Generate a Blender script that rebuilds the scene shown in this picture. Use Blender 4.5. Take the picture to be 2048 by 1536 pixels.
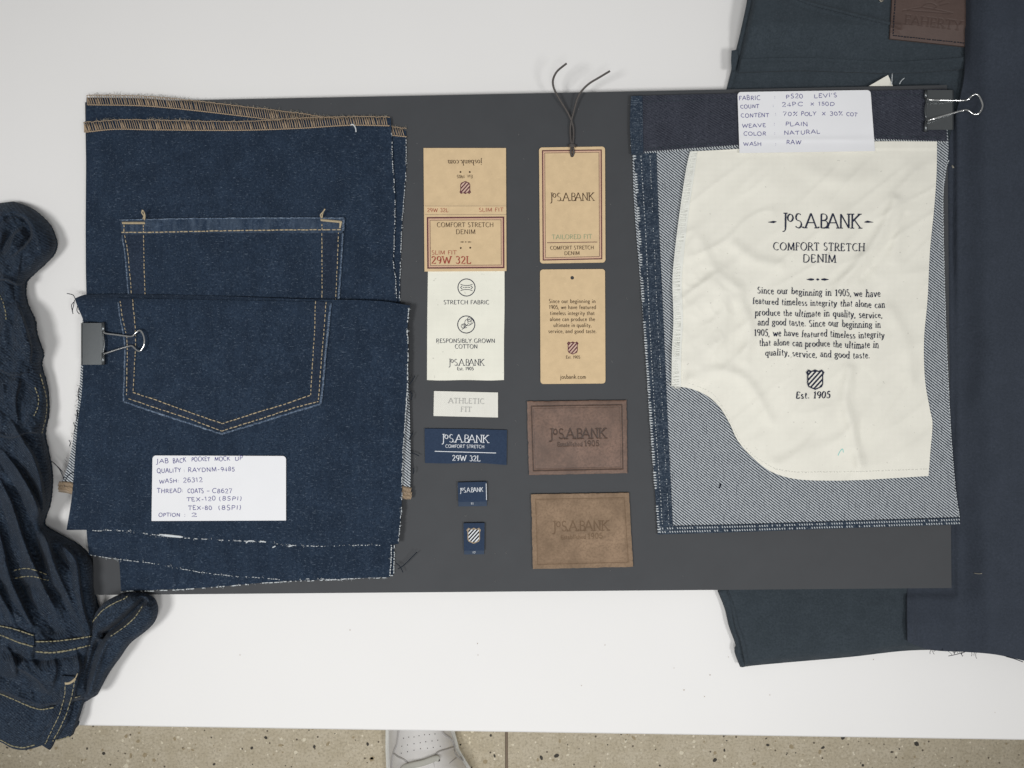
import bpy, math, random
import numpy as np
from mathutils import Vector, noise

random.seed(11)
rng = np.random.default_rng(5)
sc = bpy.context.scene
for _o in list(bpy.data.objects):
    bpy.data.objects.remove(_o)

# ------------------------------------------------------------------ camera
FPX, HCAM = 1607.0, 0.6012            # focal length in photo pixels, height over the table
cam_d = bpy.data.cameras.new("camera")
cam_d.sensor_fit = 'HORIZONTAL'
cam_d.sensor_width = 36.0
cam_d.lens = 36.0 * FPX / 2048.0
cam_d.clip_start, cam_d.clip_end = 0.02, 50
cam = bpy.data.objects.new("camera", cam_d)
cam.location = (0, 0, HCAM)
sc.collection.objects.link(cam)
sc.camera = cam
# ------------------------------------------------------------------ world and lamps
w = bpy.data.worlds.new("World")
sc.world = w
w.use_nodes = True
w.node_tree.nodes["Background"].inputs[0].default_value = (1.0, 1.0, 1.0, 1)
w.node_tree.nodes["Background"].inputs[1].default_value = 0.19


for _x, _p, _a, _y in ((-0.62, 36.5, -0.04, -0.26), (0.0, 17.5, -0.16, -0.46), (0.66, 27, -0.15, -0.46)):      # a row of ceiling downlights over the table's front half
    _sd = bpy.data.lights.new("ceiling_downlight", 'SPOT')
    _sd.energy, _sd.spot_size, _sd.spot_blend, _sd.shadow_soft_size, _sd.color = _p, math.radians(58), 0.45, 0.17, (1, 0.992, 0.98)
    _so = bpy.data.objects.new("ceiling_downlight", _sd)
    _so.location = (_x, _y, 1.35)
    _so.rotation_euler = (Vector((_x * .55, _a, 0)) - _so.location).to_track_quat('-Z', 'Y').to_euler()
    sc.collection.objects.link(_so)
vs = sc.view_settings
vs.view_transform, vs.look, vs.exposure, vs.gamma = 'Standard', 'None', 0.0, 1.0
vs.use_curve_mapping = False
sc.cycles.max_bounces = 6

# ------------------------------------------------------------------ basic helpers
Z_FLOOR = -0.60


def W(px, py, z):
    k = (HCAM - z) / FPX
    return ((px - 1024.0) * k, (768.0 - py) * k, z)


def BZ(px):                            # top of the mount board (it rises over the folded jeans)
    return 0.0066 + 0.0068 * (px - 172.0) / 1728.0


def srgb(r, g, b, s=1.0):
    f = lambda c: (c / 255.0 / 12.92) if c <= 10 else ((c / 255.0 + 0.055) / 1.055) ** 2.4
    return (f(r) * s, f(g) * s, f(b) * s, 1.0)


def nz(x, y, s=1.0, o=0.0):
    return noise.noise(Vector((x * s + o, y * s - o * 0.7, o)))


def thing(name, label, cat, px, py, z=0.0, group=None):
    o = bpy.data.objects.new(name, None)
    o.empty_display_size = 0.01
    o.location = W(px, py, z)
    sc.collection.objects.link(o)
    o['label'], o['category'] = label, cat
    if group:
        o['group'] = group
    return o


def root_of(o):
    while o.parent:
        o = o.parent
    return o


class MB:
    def __init__(self):
        self.v, self.f, self.attr, self.sharp = [], [], None, False

    def grid(self, P):                 # P: (nv, nu, 3)
        P = np.asarray(P, float)
        nv, nu = P.shape[:2]
        b = len(self.v)
        self.v.extend(map(tuple, P.reshape(-1, 3)))
        for j in range(nv - 1):
            for i in range(nu - 1):
                a = b + j * nu + i
                self.f.append((a, a + nu, a + nu + 1, a + 1))

    def poly(self, pts):
        b = len(self.v)
        self.v.extend([tuple(p) for p in pts])
        self.f.append(tuple(range(b, b + len(pts))))

    def tube(self, pts, r, n=5, flat=1.0, caps=True):
        pts = [Vector(p) for p in pts]
        if len(pts) < 2:
            return
        rr = r if hasattr(r, '__len__') else [r] * len(pts)
        b = len(self.v)
        for i, p in enumerate(pts):
            t = (pts[min(i + 1, len(pts) - 1)] - pts[max(i - 1, 0)])
            if t.length < 1e-9:
                t = Vector((1, 0, 0))
            t.normalize()
            up = Vector((0, 0, 1)) if abs(t.z) < 0.95 else Vector((0, 1, 0))
            s = t.cross(up).normalized()
            u = s.cross(t).normalized()
            for k in range(n):
                a = 2 * math.pi * k / n
                self.v.append(tuple(p + s * (math.cos(a) * rr[i]) + u * (math.sin(a) * rr[i] * flat)))
        for i in range(len(pts) - 1):
            for k in range(n):
                a, c = b + i * n + k, b + i * n + (k + 1) % n
                self.f.append((a, c, c + n, a + n))
        if caps:
            self.f.append(tuple(b + k for k in reversed(range(n))))
            e = b + (len(pts) - 1) * n
            self.f.append(tuple(e + k for k in range(n)))

    def build(self, name, mat, parent=None, smooth=True, kind=None, label=None, structure=False):
        me = bpy.data.meshes.new(name)
        o = bpy.data.objects.new(name, me)
        sc.collection.objects.link(o)
        off = Vector((0, 0, 0))
        if parent is not None:
            off = root_of(parent).location.copy()
            o.parent = parent
        V = np.array(self.v, float) - np.array(off)
        me.from_pydata(V.tolist(), [], self.f)
        me.update()
        if smooth:
            me.polygons.foreach_set('use_smooth', [True] * len(me.polygons))
        if self.attr is not None:
            a = me.attributes.new('burn', 'FLOAT', 'POINT')
            a.data.foreach_set('value', np.asarray(self.attr, np.float32))
        if mat:
            me.materials.append(mat)
        if kind:
            o['kind'] = kind
        if structure:
            o['kind'] = 'structure'
        if label:
            o['label'] = label
        return o


def catmull(p, n=6, closed=False):
    p = [np.array(q, float) for q in p]
    out = []
    m = len(p)
    rngi = range(m) if closed else range(m - 1)
    for i in rngi:
        if closed:
            a, b, c, d = p[(i - 1) % m], p[i], p[(i + 1) % m], p[(i + 2) % m]
        else:
            b, c = p[i], p[i + 1]
            a, d = (p[i - 1] if i > 0 else 2 * b - c), (p[i + 2] if i + 2 < m else 2 * c - b)
        h0, h, h1 = np.linalg.norm(b - a) + 1e-9, np.linalg.norm(c - b) + 1e-9, np.linalg.norm(d - c) + 1e-9
        mb_, mc_ = (c - a) / (h0 + h) * h, (d - b) / (h + h1) * h      # chord-scaled tangents: no overshoot
        for k in range(n):
            t = k / n
            out.append((2 * t ** 3 - 3 * t * t + 1) * b + (t ** 3 - 2 * t * t + t) * mb_ + (3 * t * t - 2 * t ** 3) * c + (t ** 3 - t * t) * mc_)
    if not closed:
        out.append(p[-1])
    return np.array(out)


def resample(p, n):
    p = np.asarray(p, float)
    d = np.r_[0, np.cumsum(np.hypot(*(p[1:] - p[:-1]).T))]
    t = np.linspace(0, d[-1], n)
    return np.c_[np.interp(t, d, p[:, 0]), np.interp(t, d, p[:, 1])]


def walk(p, step):
    p = np.asarray(p, float)
    d = np.r_[0, np.cumsum(np.hypot(*(p[1:] - p[:-1]).T))]
    return resample(p, max(2, int(round(d[-1] / step)) + 1))


def coons(T, B, L, R, nu, nv, smooth=True):
    g = (lambda q, n: resample(catmull(q) if (smooth and len(q) > 2) else q, n))
    T, B, L, R = g(T, nu), g(B, nu), g(L, nv), g(R, nv)
    u = np.linspace(0, 1, nu)[None, :, None]
    v = np.linspace(0, 1, nv)[:, None, None]
    return ((1 - v) * T[None] + v * B[None] + (1 - u) * L[:, None] + u * R[:, None]
            - ((1 - u) * (1 - v) * T[0] + u * (1 - v) * T[-1] + (1 - u) * v * B[0] + u * v * B[-1]))


def lift(P, zf):                       # pixel grid -> world grid, zf(px,py)->z
    out = np.zeros(P.shape[:-1] + (3,))
    for idx in np.ndindex(P.shape[:-1]):
        x, y = P[idx]
        out[idx] = W(x, y, zf(x, y))
    return out


def sheet(mb, G, thick):               # closed slab below a world grid
    D = G.copy()
    D[..., 2] -= thick
    mb.grid(G)
    mb.grid(D[:, ::-1])
    for a, b in ((G[0], D[0]), (G[-1][::-1], D[-1][::-1]), (G[::-1, 0], D[::-1, 0]), (G[:, -1], D[:, -1])):
        mb.grid(np.stack([b, a]))


def panel(name, mat, parent, T, B, L, R, zf, thick=0.0009, nu=60, nv=60, smooth=True, **kw):
    mb = MB()
    sheet(mb, lift(coons(T, B, L, R, nu, nv, smooth), zf), thick)
    return mb.build(name, mat, parent, **kw)


def quad(name, mat, parent, c, zf, thick=0.0005, nu=24, nv=24, **kw):
    tl, tr, br, bl = c
    return panel(name, mat, parent, [tl, tr], [bl, br], [tl, bl], [tr, br], zf, thick, nu, nv, False, **kw)


def card(name, mat, parent, c, zf, thick=0.0005, r=5, hole=None, corners=(1, 1, 1, 1), **kw):
    """flat card with rounded corners (and an optional round hole) as a thin solid"""
    tl, tr, br, bl = [np.array(p, float) for p in c]
    ring = []
    for i, p in enumerate((tl, tr, br, bl)):
        q = (tl, tr, br, bl)
        a, b = q[i - 1], q[(i + 1) % 4]
        da, db = (a - p) / np.linalg.norm(a - p), (b - p) / np.linalg.norm(b - p)
        rr = r if corners[i] else 0.6
        c0 = p + da * rr + db * rr
        for t in np.linspace(0, 1, 6):
            th = t * math.pi / 2
            ring.append(c0 - db * rr * math.cos(th) * 1.0 - da * rr * math.sin(th))
    dense = []
    for i in range(len(ring)):
        a, b = ring[i], ring[(i + 1) % len(ring)]
        n = max(1, int(np.linalg.norm(b - a) / 5))
        for t in range(n):
            dense.append(a + (b - a) * t / n)
    mb = MB()
    n = len(dense)
    if hole:
        hc, hr = np.array(hole[:2], float), hole[2]
        inner = []
        for p in dense:
            d = p - hc
            inner.append(hc + d / np.linalg.norm(d) * hr)
    else:
        hc = (tl + tr + br + bl) / 4
        inner = [hc + (p - hc) * 0.02 for p in dense]
    steps = np.linspace(0, 1, 26)
    rows = []
    for s in steps:
        row = [(1 - s) * dense[i] + s * inner[i] for i in range(n)]
        rows.append(row + [row[0]])
    P = np.array(rows)
    G = lift(P, zf)
    D = G.copy()
    D[..., 2] -= thick
    mb.grid(G)
    mb.grid(D[:, ::-1])
    mb.grid(np.stack([D[0], G[0]]))
    if hole:
        mb.grid(np.stack([G[-1], D[-1]]))
    else:
        mb.poly(G[-1][:-1])
        mb.poly(D[-1][:-1][::-1])
    return mb.build(name, mat, parent, **kw)


def stitches(mb, path, zf, dash=6.0, gap=2.2, wpx=1.1, jit=0.25, lift_z=0.00025, drop=0.0):
    pts = walk(path, 1.0)
    d = 0.0
    i = 0
    n = len(pts)
    while i < n - 2:
        L = max(2, int(round(dash * (1 + random.uniform(-jit, jit)))))
        e = min(n - 1, i + L)
        if random.random() >= drop:
            seg = pts[i:e + 1:max(1, (e - i) // 2)] if e - i > 2 else pts[[i, e]]
            m = len(seg)
            ox, oy = random.uniform(-.35, .35), random.uniform(-.35, .35)
            ww = []
            for k, (x, y) in enumerate(seg):
                h = lift_z + 0.00022 * math.sin(math.pi * k / (m - 1))
                ww.append(W(x + ox, y + oy, zf(x, y) + h))
            mb.tube(ww, wpx * 0.00037 * random.uniform(.85, 1.15), 5, 0.7)
        i = e + max(1, int(round(gap * (1 + random.uniform(-jit, jit)))))


def fuzz(mb, path, zf, n, lmin, lmax, r=0.00009, direction=None, spread=1.0, curl=0.5):
    pts = walk(path, 1.0)
    for _ in range(n):
        x, y = pts[random.randrange(len(pts))]
        a = (direction if direction is not None else random.uniform(0, 6.28)) + random.uniform(-spread, spread)
        L = random.uniform(lmin, lmax)
        z0 = zf(x, y)
        q = []
        da = random.uniform(-curl, curl)
        for k in range(4):
            q.append(W(x, y, z0 + 0.0003 + 0.0005 * math.sin(k * 1.1)))
            x += math.cos(a) * L / 3
            y += math.sin(a) * L / 3
            a += da
        mb.tube(q, r, 3)


def seg_dist(X, Y, lines):
    """distance from each grid node to a set of polylines"""
    d = np.full(X.shape, 1e9)
    for ln in lines:
        ln = np.asarray(ln, float)
        for a, b in zip(ln[:-1], ln[1:]):
            ab = b - a
            L2 = ab @ ab + 1e-12
            t = np.clip(((X - a[0]) * ab[0] + (Y - a[1]) * ab[1]) / L2, 0, 1)
            d = np.minimum(d, np.hypot(X - a[0] - t * ab[0], Y - a[1] - t * ab[1]))
    return d


def ridge(X, Y, pts, width, amp):
    d = seg_dist(X, Y, [catmull(pts, 4)])
    return amp * np.exp(-(d / width) ** 2)


class Field:
    """height field sampled on a pixel lattice, bilinear lookup"""
    def __init__(self, x0, x1, y0, y1, step, fn):
        self.x0, self.y0, self.s = x0, y0, step
        xs, ys = np.arange(x0, x1 + step, step), np.arange(y0, y1 + step, step)
        X, Y = np.meshgrid(xs, ys)
        self.Z = fn(X, Y)

    def __call__(self, x, y):
        u, v = (x - self.x0) / self.s, (y - self.y0) / self.s
        nv, nu = self.Z.shape
        u, v = min(max(u, 0), nu - 1.001), min(max(v, 0), nv - 1.001)
        i, j = int(u), int(v)
        u, v = u - i, v - j
        Z = self.Z
        return float((1 - v) * ((1 - u) * Z[j, i] + u * Z[j, i + 1]) + v * ((1 - u) * Z[j + 1, i] + u * Z[j + 1, i + 1]))


def fold(X, Y, pts, amp, decay, drop=3.0):
    """overlapping cloth fold: gentle rise on the left of the path, steep drop on its right"""
    q = catmull(pts, 4)
    d = np.full(X.shape, 1e9)
    sg = np.ones(X.shape)
    L = np.r_[0, np.cumsum(np.hypot(*(q[1:] - q[:-1]).T))]
    u = np.zeros(X.shape)
    for k, (a, b) in enumerate(zip(q[:-1], q[1:])):
        ab = b - a
        L2 = ab @ ab + 1e-12
        t = np.clip(((X - a[0]) * ab[0] + (Y - a[1]) * ab[1]) / L2, 0, 1)
        dd = np.hypot(X - a[0] - t * ab[0], Y - a[1] - t * ab[1])
        m = dd < d
        d = np.where(m, dd, d)
        sg = np.where(m, np.sign(ab[0] * (Y - a[1]) - ab[1] * (X - a[0])), sg)
        u = np.where(m, (L[k] + t * (L[k + 1] - L[k])) / L[-1], u)
    env = np.sin(np.pi * np.clip(u, 0.02, .98)) ** .6
    return amp * env * np.where(sg > 0, np.exp(-d / decay), np.exp(-(d / drop) ** 2))


def vnoise(X, Y, s, o=0.0):
    out = np.empty(X.shape)
    for idx in np.ndindex(X.shape):
        out[idx] = noise.noise(Vector((X[idx] * s + o, Y[idx] * s + o * 1.3, o)))
    return out


# ------------------------------------------------------------------ stroke lettering
GL = {}


def _parse(s):
    strokes = []
    for st in s.split('|'):
        pts = []
        for tok in st.split():
            if tok[0] == '@':
                cx, cy, rx, ry, a0, a1 = [float(q) for q in tok[1:].split(',')]
                n = max(4, int(abs(a1 - a0) / 22))
                for k in range(n + 1):
                    a = math.radians(a0 + (a1 - a0) * k / n)
                    pts.append((cx + rx * math.cos(a), cy + ry * math.sin(a)))
            else:
                x, y = tok.split(',')
                pts.append((float(x), float(y)))
        strokes.append(pts)
    return strokes


def G_(ch, wd, s):
    GL[ch] = (wd, _parse(s))


G_('A', .8, "0,0 .4,1|.4,1 .8,0|.16,.36 .65,.36")
G_('B', .64, ".1,0 .1,1|.1,1 .3,1 @.3,.765,.23,.235,90,-90 .1,.53|.1,.53 .32,.53 @.32,.265,.27,.265,90,-90 .1,0")
G_('C', .78, "@.45,.5,.4,.52,48,312")
G_('D', .82, ".1,0 .1,1|.1,1 .32,1 @.32,.5,.44,.5,90,-90 .1,0")
G_('E', .6, ".1,0 .1,1|.1,1 .52,1 .53,.86|.1,.53 .44,.53|.1,0 .54,0 .57,.16")
G_('F', .56, ".1,0 .1,1|.1,1 .52,1 .53,.84|.1,.53 .44,.53")
G_('G', .84, "@.45,.5,.4,.52,50,318|.76,.04 .76,.42 .58,.42")
G_('H', .84, ".1,0 .1,1|.72,0 .72,1|.1,.53 .72,.53")
G_('I', .24, ".12,0 .12,1")
G_('J', .32, ".2,1 .2,.0 @.04,.0,.16,.22,0,-110")
G_('K', .74, ".1,0 .1,1|.66,1 .1,.46|.26,.6 .72,0")
G_('L', .58, ".1,1 .1,0|.1,0 .53,0 .56,.18")
G_('M', 1.0, ".1,0 .14,1|.14,1 .49,.05|.49,.05 .84,1|.84,1 .88,0")
G_('N', .84, ".12,0 .12,1|.12,1 .72,0|.72,0 .72,1")
G_('O', .88, "@.44,.5,.4,.52,90,450")
G_('P', .6, ".1,0 .1,1|.1,1 .3,1 @.3,.74,.26,.26,90,-90 .1,.48")
G_('Q', .88, "@.44,.5,.4,.52,90,450|.45,.18 .84,-.16")
G_('R', .7, ".1,0 .1,1|.1,1 .3,1 @.3,.74,.26,.26,90,-90 .1,.48|.3,.48 .68,0")
G_('S', .56, "@.28,.76,.2,.26,40,270 @.27,.25,.23,.265,90,-150")
G_('T', .72, ".36,0 .36,1|.03,.85 .04,1 .68,1 .69,.85")
G_('U', .8, ".1,1 .1,.32 @.4,.32,.3,.34,180,360 .7,1")
G_('V', .78, ".02,1 .4,0|.4,0 .76,1")
G_('W', 1.1, ".02,1 .3,0|.3,0 .55,.9|.55,.9 .8,0|.8,0 1.08,1")
G_('X', .76, ".04,1 .72,0|.04,0 .7,1")
G_('Y', .74, ".02,1 .37,.48 .37,0|.37,.48 .72,1")
G_('0', .6, "@.3,.5,.25,.51,90,450")
G_('1', .42, ".06,.82 .24,1 .24,0")
G_('2', .56, "@.27,.73,.21,.28,165,-25 .06,0 .5,0 .53,.12")
G_('3', .54, "@.25,.76,.2,.25,150,-85 @.24,.27,.25,.28,85,-150")
G_('4', .6, ".42,0 .42,1 .03,.3 .57,.3")
G_('5', .54, ".48,1 .14,1 .1,.58 @.26,.31,.24,.32,130,-150")
G_('6', .58, ".46,.96 @.32,.42,.26,.56,120,180 @.3,.29,.24,.3,180,-180")
G_('7', .54, ".05,.85 .06,1 .5,1 .2,0")
G_('8', .56, "@.28,.75,.19,.25,270,-90 @.28,.25,.23,.26,90,-270")
G_('9', .58, "@.28,.7,.23,.3,0,360 @.24,.6,.27,.62,5,-75")
G_('a', .52, ".07,.48 @.24,.44,.18,.18,150,0 .42,.08 .5,.02|.42,.36 .2,.32 @.2,.17,.16,.17,90,270 .3,.02 .42,.14")
G_('b', .58, ".1,1.05 .1,.03|@.32,.3,.22,.31,180,-180")
G_('c', .5, "@.28,.3,.23,.31,45,315")
G_('d', .6, "@.27,.3,.23,.31,0,360|.5,1.05 .5,0")
G_('e', .53, ".06,.34 .48,.34 @.27,.33,.21,.28,5,180 @.29,.3,.23,.31,180,320")
G_('f', .36, ".16,0 .16,.8 @.32,.82,.16,.24,180,55|.03,.58 .33,.58")
G_('g', .54, "@.25,.4,.19,.2,0,360|.16,.22 .1,.12 .4,.03 @.26,-.13,.22,.17,60,-200 .14,.03|.38,.54 .53,.6")
G_('h', .6, ".1,0 .1,1.05|.1,.38 @.3,.38,.2,.23,180,0 .5,0")
G_('i', .27, ".13,0 .13,.6|.13,.84 .13,.95")
G_('j', .27, ".15,.6 .15,-.2 @.03,-.2,.12,.15,0,-120|.15,.84 .15,.95")
G_('k', .56, ".1,0 .1,1.05|.46,.6 .12,.28|.22,.38 .53,0")
G_('l', .26, ".13,0 .13,1.05")
G_('m', .9, ".1,0 .1,.6|.1,.4 @.28,.38,.18,.23,180,0 .46,0|.46,.4 @.63,.38,.18,.23,180,0 .81,0")
G_('n', .6, ".1,0 .1,.6|.1,.38 @.3,.38,.2,.23,180,0 .5,0")
G_('o', .56, "@.28,.3,.24,.31,90,450")
G_('p', .6, ".1,.6 .1,-.35|@.33,.3,.22,.31,180,-180")
G_('q', .6, "@.27,.3,.23,.31,0,360|.5,.6 .5,-.35")
G_('r', .42, ".1,0 .1,.6|.1,.36 @.3,.38,.2,.22,180,65")
G_('s', .42, "@.21,.45,.14,.16,45,270 @.2,.15,.16,.16,90,-150")
G_('t', .36, ".15,.82 .15,.14 @.27,.14,.12,.15,180,300|.03,.58 .32,.58")
G_('u', .6, ".1,.6 .1,.22 @.29,.22,.19,.23,180,350 .49,.6|.49,.6 .49,0")
G_('v', .54, ".03,.6 .27,0|.27,0 .5,.6")
G_('w', .82, ".03,.6 .23,0|.23,0 .41,.55|.41,.55 .58,0|.58,0 .79,.6")
G_('x', .5, ".04,.6 .46,0|.04,0 .45,.6")
G_('y', .54, ".03,.6 .27,0|.5,.6 .27,0 .15,-.3 .03,-.32")
G_('.', .22, ".11,0 .11,.09")
G_(',', .22, ".11,.08 .11,0 .05,-.16")
G_(':', .24, ".12,.06 .12,.16|.12,.48 .12,.58")
G_('-', .44, ".06,.38 .38,.38")
G_("'", .2, ".1,1 .08,.76")
G_('%', .7, ".62,1 .08,0|@.16,.86,.1,.12,0,360|@.56,.12,.05,.06,0,360")
G_('(', .32, "@.4,.4,.32,.72,130,230")
G_(')', .32, "@-.08,.4,.32,.72,50,-50")
G_(' ', .34, ".1,0")


def ribbon(mb, pts, wid, place):
    """flat ribbon; pts and widths in letter pixels, place(x,y)->world"""
    p = np.array(pts, float)
    n = len(p)
    L, R = [], []
    for i in range(n):
        t = p[min(i + 1, n - 1)] - p[max(i - 1, 0)]
        l = np.hypot(*t) or 1.0
        nx, ny = -t[1] / l, t[0] / l
        h = wid[i] / 2
        L.append(place(p[i][0] + nx * h, p[i][1] + ny * h))
        R.append(place(p[i][0] - nx * h, p[i][1] - ny * h))
    mb.grid(np.array([L, R]))


def layout(s, track=0.06):
    x, out = 0.0, []
    if s == '@logo':
        for ch, dx, dy, sc_ in (('J', 0, -.04, 1.08), ('o', .34, .46, .84), ('S', .92, 0, 1), ('.', 1.42, 0, 1), ('A', 1.72, 0, 1.04),
                                ('.', 2.60, 0, 1), ('B', 2.82, 0, 1), ('A', 3.38, 0, 1.04), ('N', 4.28, 0, 1), ('K', 5.16, 0, 1)):
            out.append((ch, dx, dy, sc_))
        return out, 5.9
    for ch in s:
        out.append((ch, x, 0.0, 1.0))
        x += GL[ch][0] + track
    return out, x - track


def letters(s, p0, p1, cap, style='serif', bold=1.0, slant=0.0, wmin=.75):
    """yields (pts, widths) polylines in photo pixels; baseline runs p0->p1 and is fitted exactly"""
    p0, p1 = np.array(p0, float), np.array(p1, float)
    out, tot = layout(s, 0.13 if style == 'serif' else 0.16)
    L = np.linalg.norm(p1 - p0)
    ex = (p1 - p0) / L
    ey = np.array([ex[1], -ex[0]])     # up on the page when reading along ex (y is down in pixels)
    kx = L / tot
    res = []
    hand = style == 'hand'
    for ch, ox, oy, sz in out:
        jy = random.uniform(-.07, .07) if hand else 0
        js = random.uniform(.88, 1.1) if hand else 1
        jr = random.uniform(-.1, .1) if hand else 0
        strokes = GL[ch][1]
        ends = {}
        for st in strokes:
            for q in (st[0], st[-1]):
                ends[(round(q[0], 2), round(q[1], 2))] = ends.get((round(q[0], 2), round(q[1], 2)), 0) + 1

        def put(q):
            x, y = q
            if hand:
                x, y = x + jr * y * .8, y * js + jy
            x = ox + x * sz + slant * y
            y = oy + y * sz
            return p0 + ex * (x * kx) + ey * (y * cap)
        for st in strokes:
            if len(st) < 2:
                continue
            q = np.array([put(a) for a in st])
            if hand and len(q) > 2:
                q = q + rng.normal(0, .12, q.shape)
            wd = []
            for i in range(len(q)):
                t = q[min(i + 1, len(q) - 1)] - q[max(i - 1, 0)]
                if hand:
                    wd.append(1.15 * bold)
                    continue
                tx, ty = t @ ex, t @ ey
                th = math.atan2(ty, tx)
                m = abs(math.sin(th + math.radians(22)))
                wd.append(max(wmin, cap * bold * (0.05 + 0.10 * m)))
            if style == 'serif' and len(st) == 2 and abs(st[0][0] - st[1][0]) < 1e-6 and abs(st[0][1] - st[1][1]) < .12:
                wd = [cap * .17 * bold] * 2   # dots
            res.append((q, wd))
            if style == 'serif' and cap > 9.2:
                for e, o in ((st[0], st[1]), (st[-1], st[-2])):
                    k = (round(e[0], 2), round(e[1], 2))
                    dx, dy = abs(e[0] - o[0]), abs(e[1] - o[1])
                    if k[1] in (0.0, 1.0, .6, 1.05, -.35) and dy > dx * 0.9 and dy > .12 and ends[k] == 1:
                        hl = .15
                        lo, hi = (-hl, hl) if k[1] in (0.0, 1.0, -.35) else (-hl, .02)
                        a, b = put((e[0] + lo, e[1])), put((e[0] + hi, e[1]))
                        res.append((np.array([a, b]), [max(.8, cap * .085 * bold)] * 2))
    return res


def write(mb, s, p0, p1, cap, zf, dz=0.00012, warp=None, **kw):
    if s == '@logo':
        kw['bold'] = kw.get('bold', 1.0) * .82
    for q, wd in letters(s, p0, p1, cap, **kw):
        if warp or dz > .0003:         # print on wrinkled cloth: short pieces that follow it
            l = np.hypot(*(q[1:] - q[:-1]).T).sum()
            if l > 3:
                m = max(len(q), int(l / 2.5))
                wd = np.interp(np.linspace(0, 1, m), np.linspace(0, 1, len(wd)), wd)
                q = resample(q, m)

        def place(x, y):
            if warp:
                x, y = warp(x, y)
            return W(x, y, zf(x, y) + dz)
        ribbon(mb, q, wd, place)


def put(parent, mat, s_, p0, p1, cap, zf, dz=.00012, label=None, **kw):
    mb = MB()
    write(mb, s_, p0, p1, cap, zf, dz, **kw)
    return mb.build('logo_print' if s_ == '@logo' else 'lettering', mat, parent, smooth=False, label=label)


def line(mb, pts, wpx, zf, dz=0.00012, warp=None, closed=False):
    pts = [tuple(p) for p in pts]
    if closed:
        pts = pts + [pts[0]]
        for a, b in zip(pts[:-1], pts[1:]):
            a, b = np.array(a, float), np.array(b, float)
            t = (b - a) / np.linalg.norm(b - a) * wpx / 2
            line(mb, [a - t, b - t], wpx, zf, dz)
        return
    d = walk(pts, 6) if len(pts) == 2 else np.array(pts, float)

    def place(x, y):
        if warp:
            x, y = warp(x, y)
        return W(x, y, zf(x, y) + dz)
    ribbon(mb, d, [wpx] * len(d) if not hasattr(wpx, '__len__') else np.interp(np.linspace(0, 1, len(d)), np.linspace(0, 1, len(wpx)), wpx), place)


def disc(mb, c, r, zf, dz=0.00012, n=14, r2=None):
    a = [(c[0] + r * math.cos(2 * math.pi * k / n), c[1] + r * math.sin(2 * math.pi * k / n)) for k in range(n + 1)]
    if r2 is None:
        mb.poly([W(x, y, zf(x, y) + dz) for x, y in reversed(a[:-1])])
    else:
        b = [(c[0] + r2 * math.cos(2 * math.pi * k / n), c[1] + r2 * math.sin(2 * math.pi * k / n)) for k in range(n + 1)]
        mb.grid(np.array([[W(x, y, zf(x, y) + dz) for x, y in a], [W(x, y, zf(x, y) + dz) for x, y in b]]))


def clip_poly(poly, a, b, c):          # keep a*x+b*y<=c
    out = []
    for i in range(len(poly)):
        p, q = poly[i], poly[(i + 1) % len(poly)]
        dp, dq = a * p[0] + b * p[1] - c, a * q[0] + b * q[1] - c
        if dp <= 0:
            out.append(p)
        if dp * dq < 0:
            t = dp / (dp - dq)
            out.append((p[0] + t * (q[0] - p[0]), p[1] + t * (q[1] - p[1])))
    return out


SHIELD = [(-.36, .5), (-.5, .36), (-.43, .22), (-.43, -.22), (-.36, -.36), (0, -.5), (.36, -.36), (.43, -.22), (.43, .22),
          (.5, .36), (.36, .5), (.2, .42), (0, .5), (-.2, .42)]
INNER = [(-.365, .385), (-.365, -.21), (-.3, -.31), (0, -.43), (.3, -.31), (.365, -.21), (.365, .385)]


def shield(parent, c, wd, ht, zf, m_edge, m_fill, m_bar, flip=False, warp=None, nbars=4, gap=.00015, bw=.062):
    s = -1 if flip else 1

    def T(p, dz):
        x, y = c[0] + s * p[0] * wd, c[1] - s * p[1] * ht
        if warp:
            x, y = warp(x, y)
        return W(x, y, zf(x, y) + dz)
    e = MB()
    e.poly([T(p, gap) for p in SHIELD])
    em = e.build('crest_outline', m_edge, parent, smooth=False)
    f = MB()
    f.poly([T(p, gap * 2) for p in INNER])
    f.build('crest_field', m_fill, parent, smooth=False)
    b = MB()
    for k in range(nbars + 2):
        o = -0.62 + 1.24 * k / (nbars + 1)
        q = clip_poly(clip_poly(list(INNER), 1, -1, o + bw), -1, 1, -(o - bw))
        if len(q) > 2:
            b.poly([T(p, gap * 3) for p in q])
    b.build('crest_stripe', m_bar, parent, smooth=False)


def ornament(mb, x0, x1, y, h, zf, warp=None):
    c, L = (x0 + x1) / 2, (x1 - x0)
    line(mb, [(x0, y), (x0 + L * .2, y), (x0 + L * .34, y)], [.4, h, h * .4], zf, warp=warp)
    line(mb, [(c - L * .08, y), (c, y), (c + L * .08, y)], [.3, h, .3], zf, warp=warp)
    line(mb, [(x1 - L * .34, y), (x1 - L * .2, y), (x1, y)], [h * .4, h, .4], zf, warp=warp)


# ------------------------------------------------------------------ materials
def new_mat(name, rough=.7, spec=.3, metal=0.0):
    m = bpy.data.materials.new(name)
    m.use_nodes = True
    nt = m.node_tree
    b = nt.nodes['Principled BSDF']
    b.inputs['Roughness'].default_value = rough
    b.inputs['Specular IOR Level'].default_value = spec
    b.inputs['Metallic'].default_value = metal
    return m, nt, b


def N(nt, t, **kw):
    n = nt.nodes.new(t)
    for k, v in kw.items():
        if k.startswith('i_'):
            n.inputs[k[2:].replace('_', ' ')].default_value = v
        else:
            setattr(n, k, v)
    return n


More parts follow.
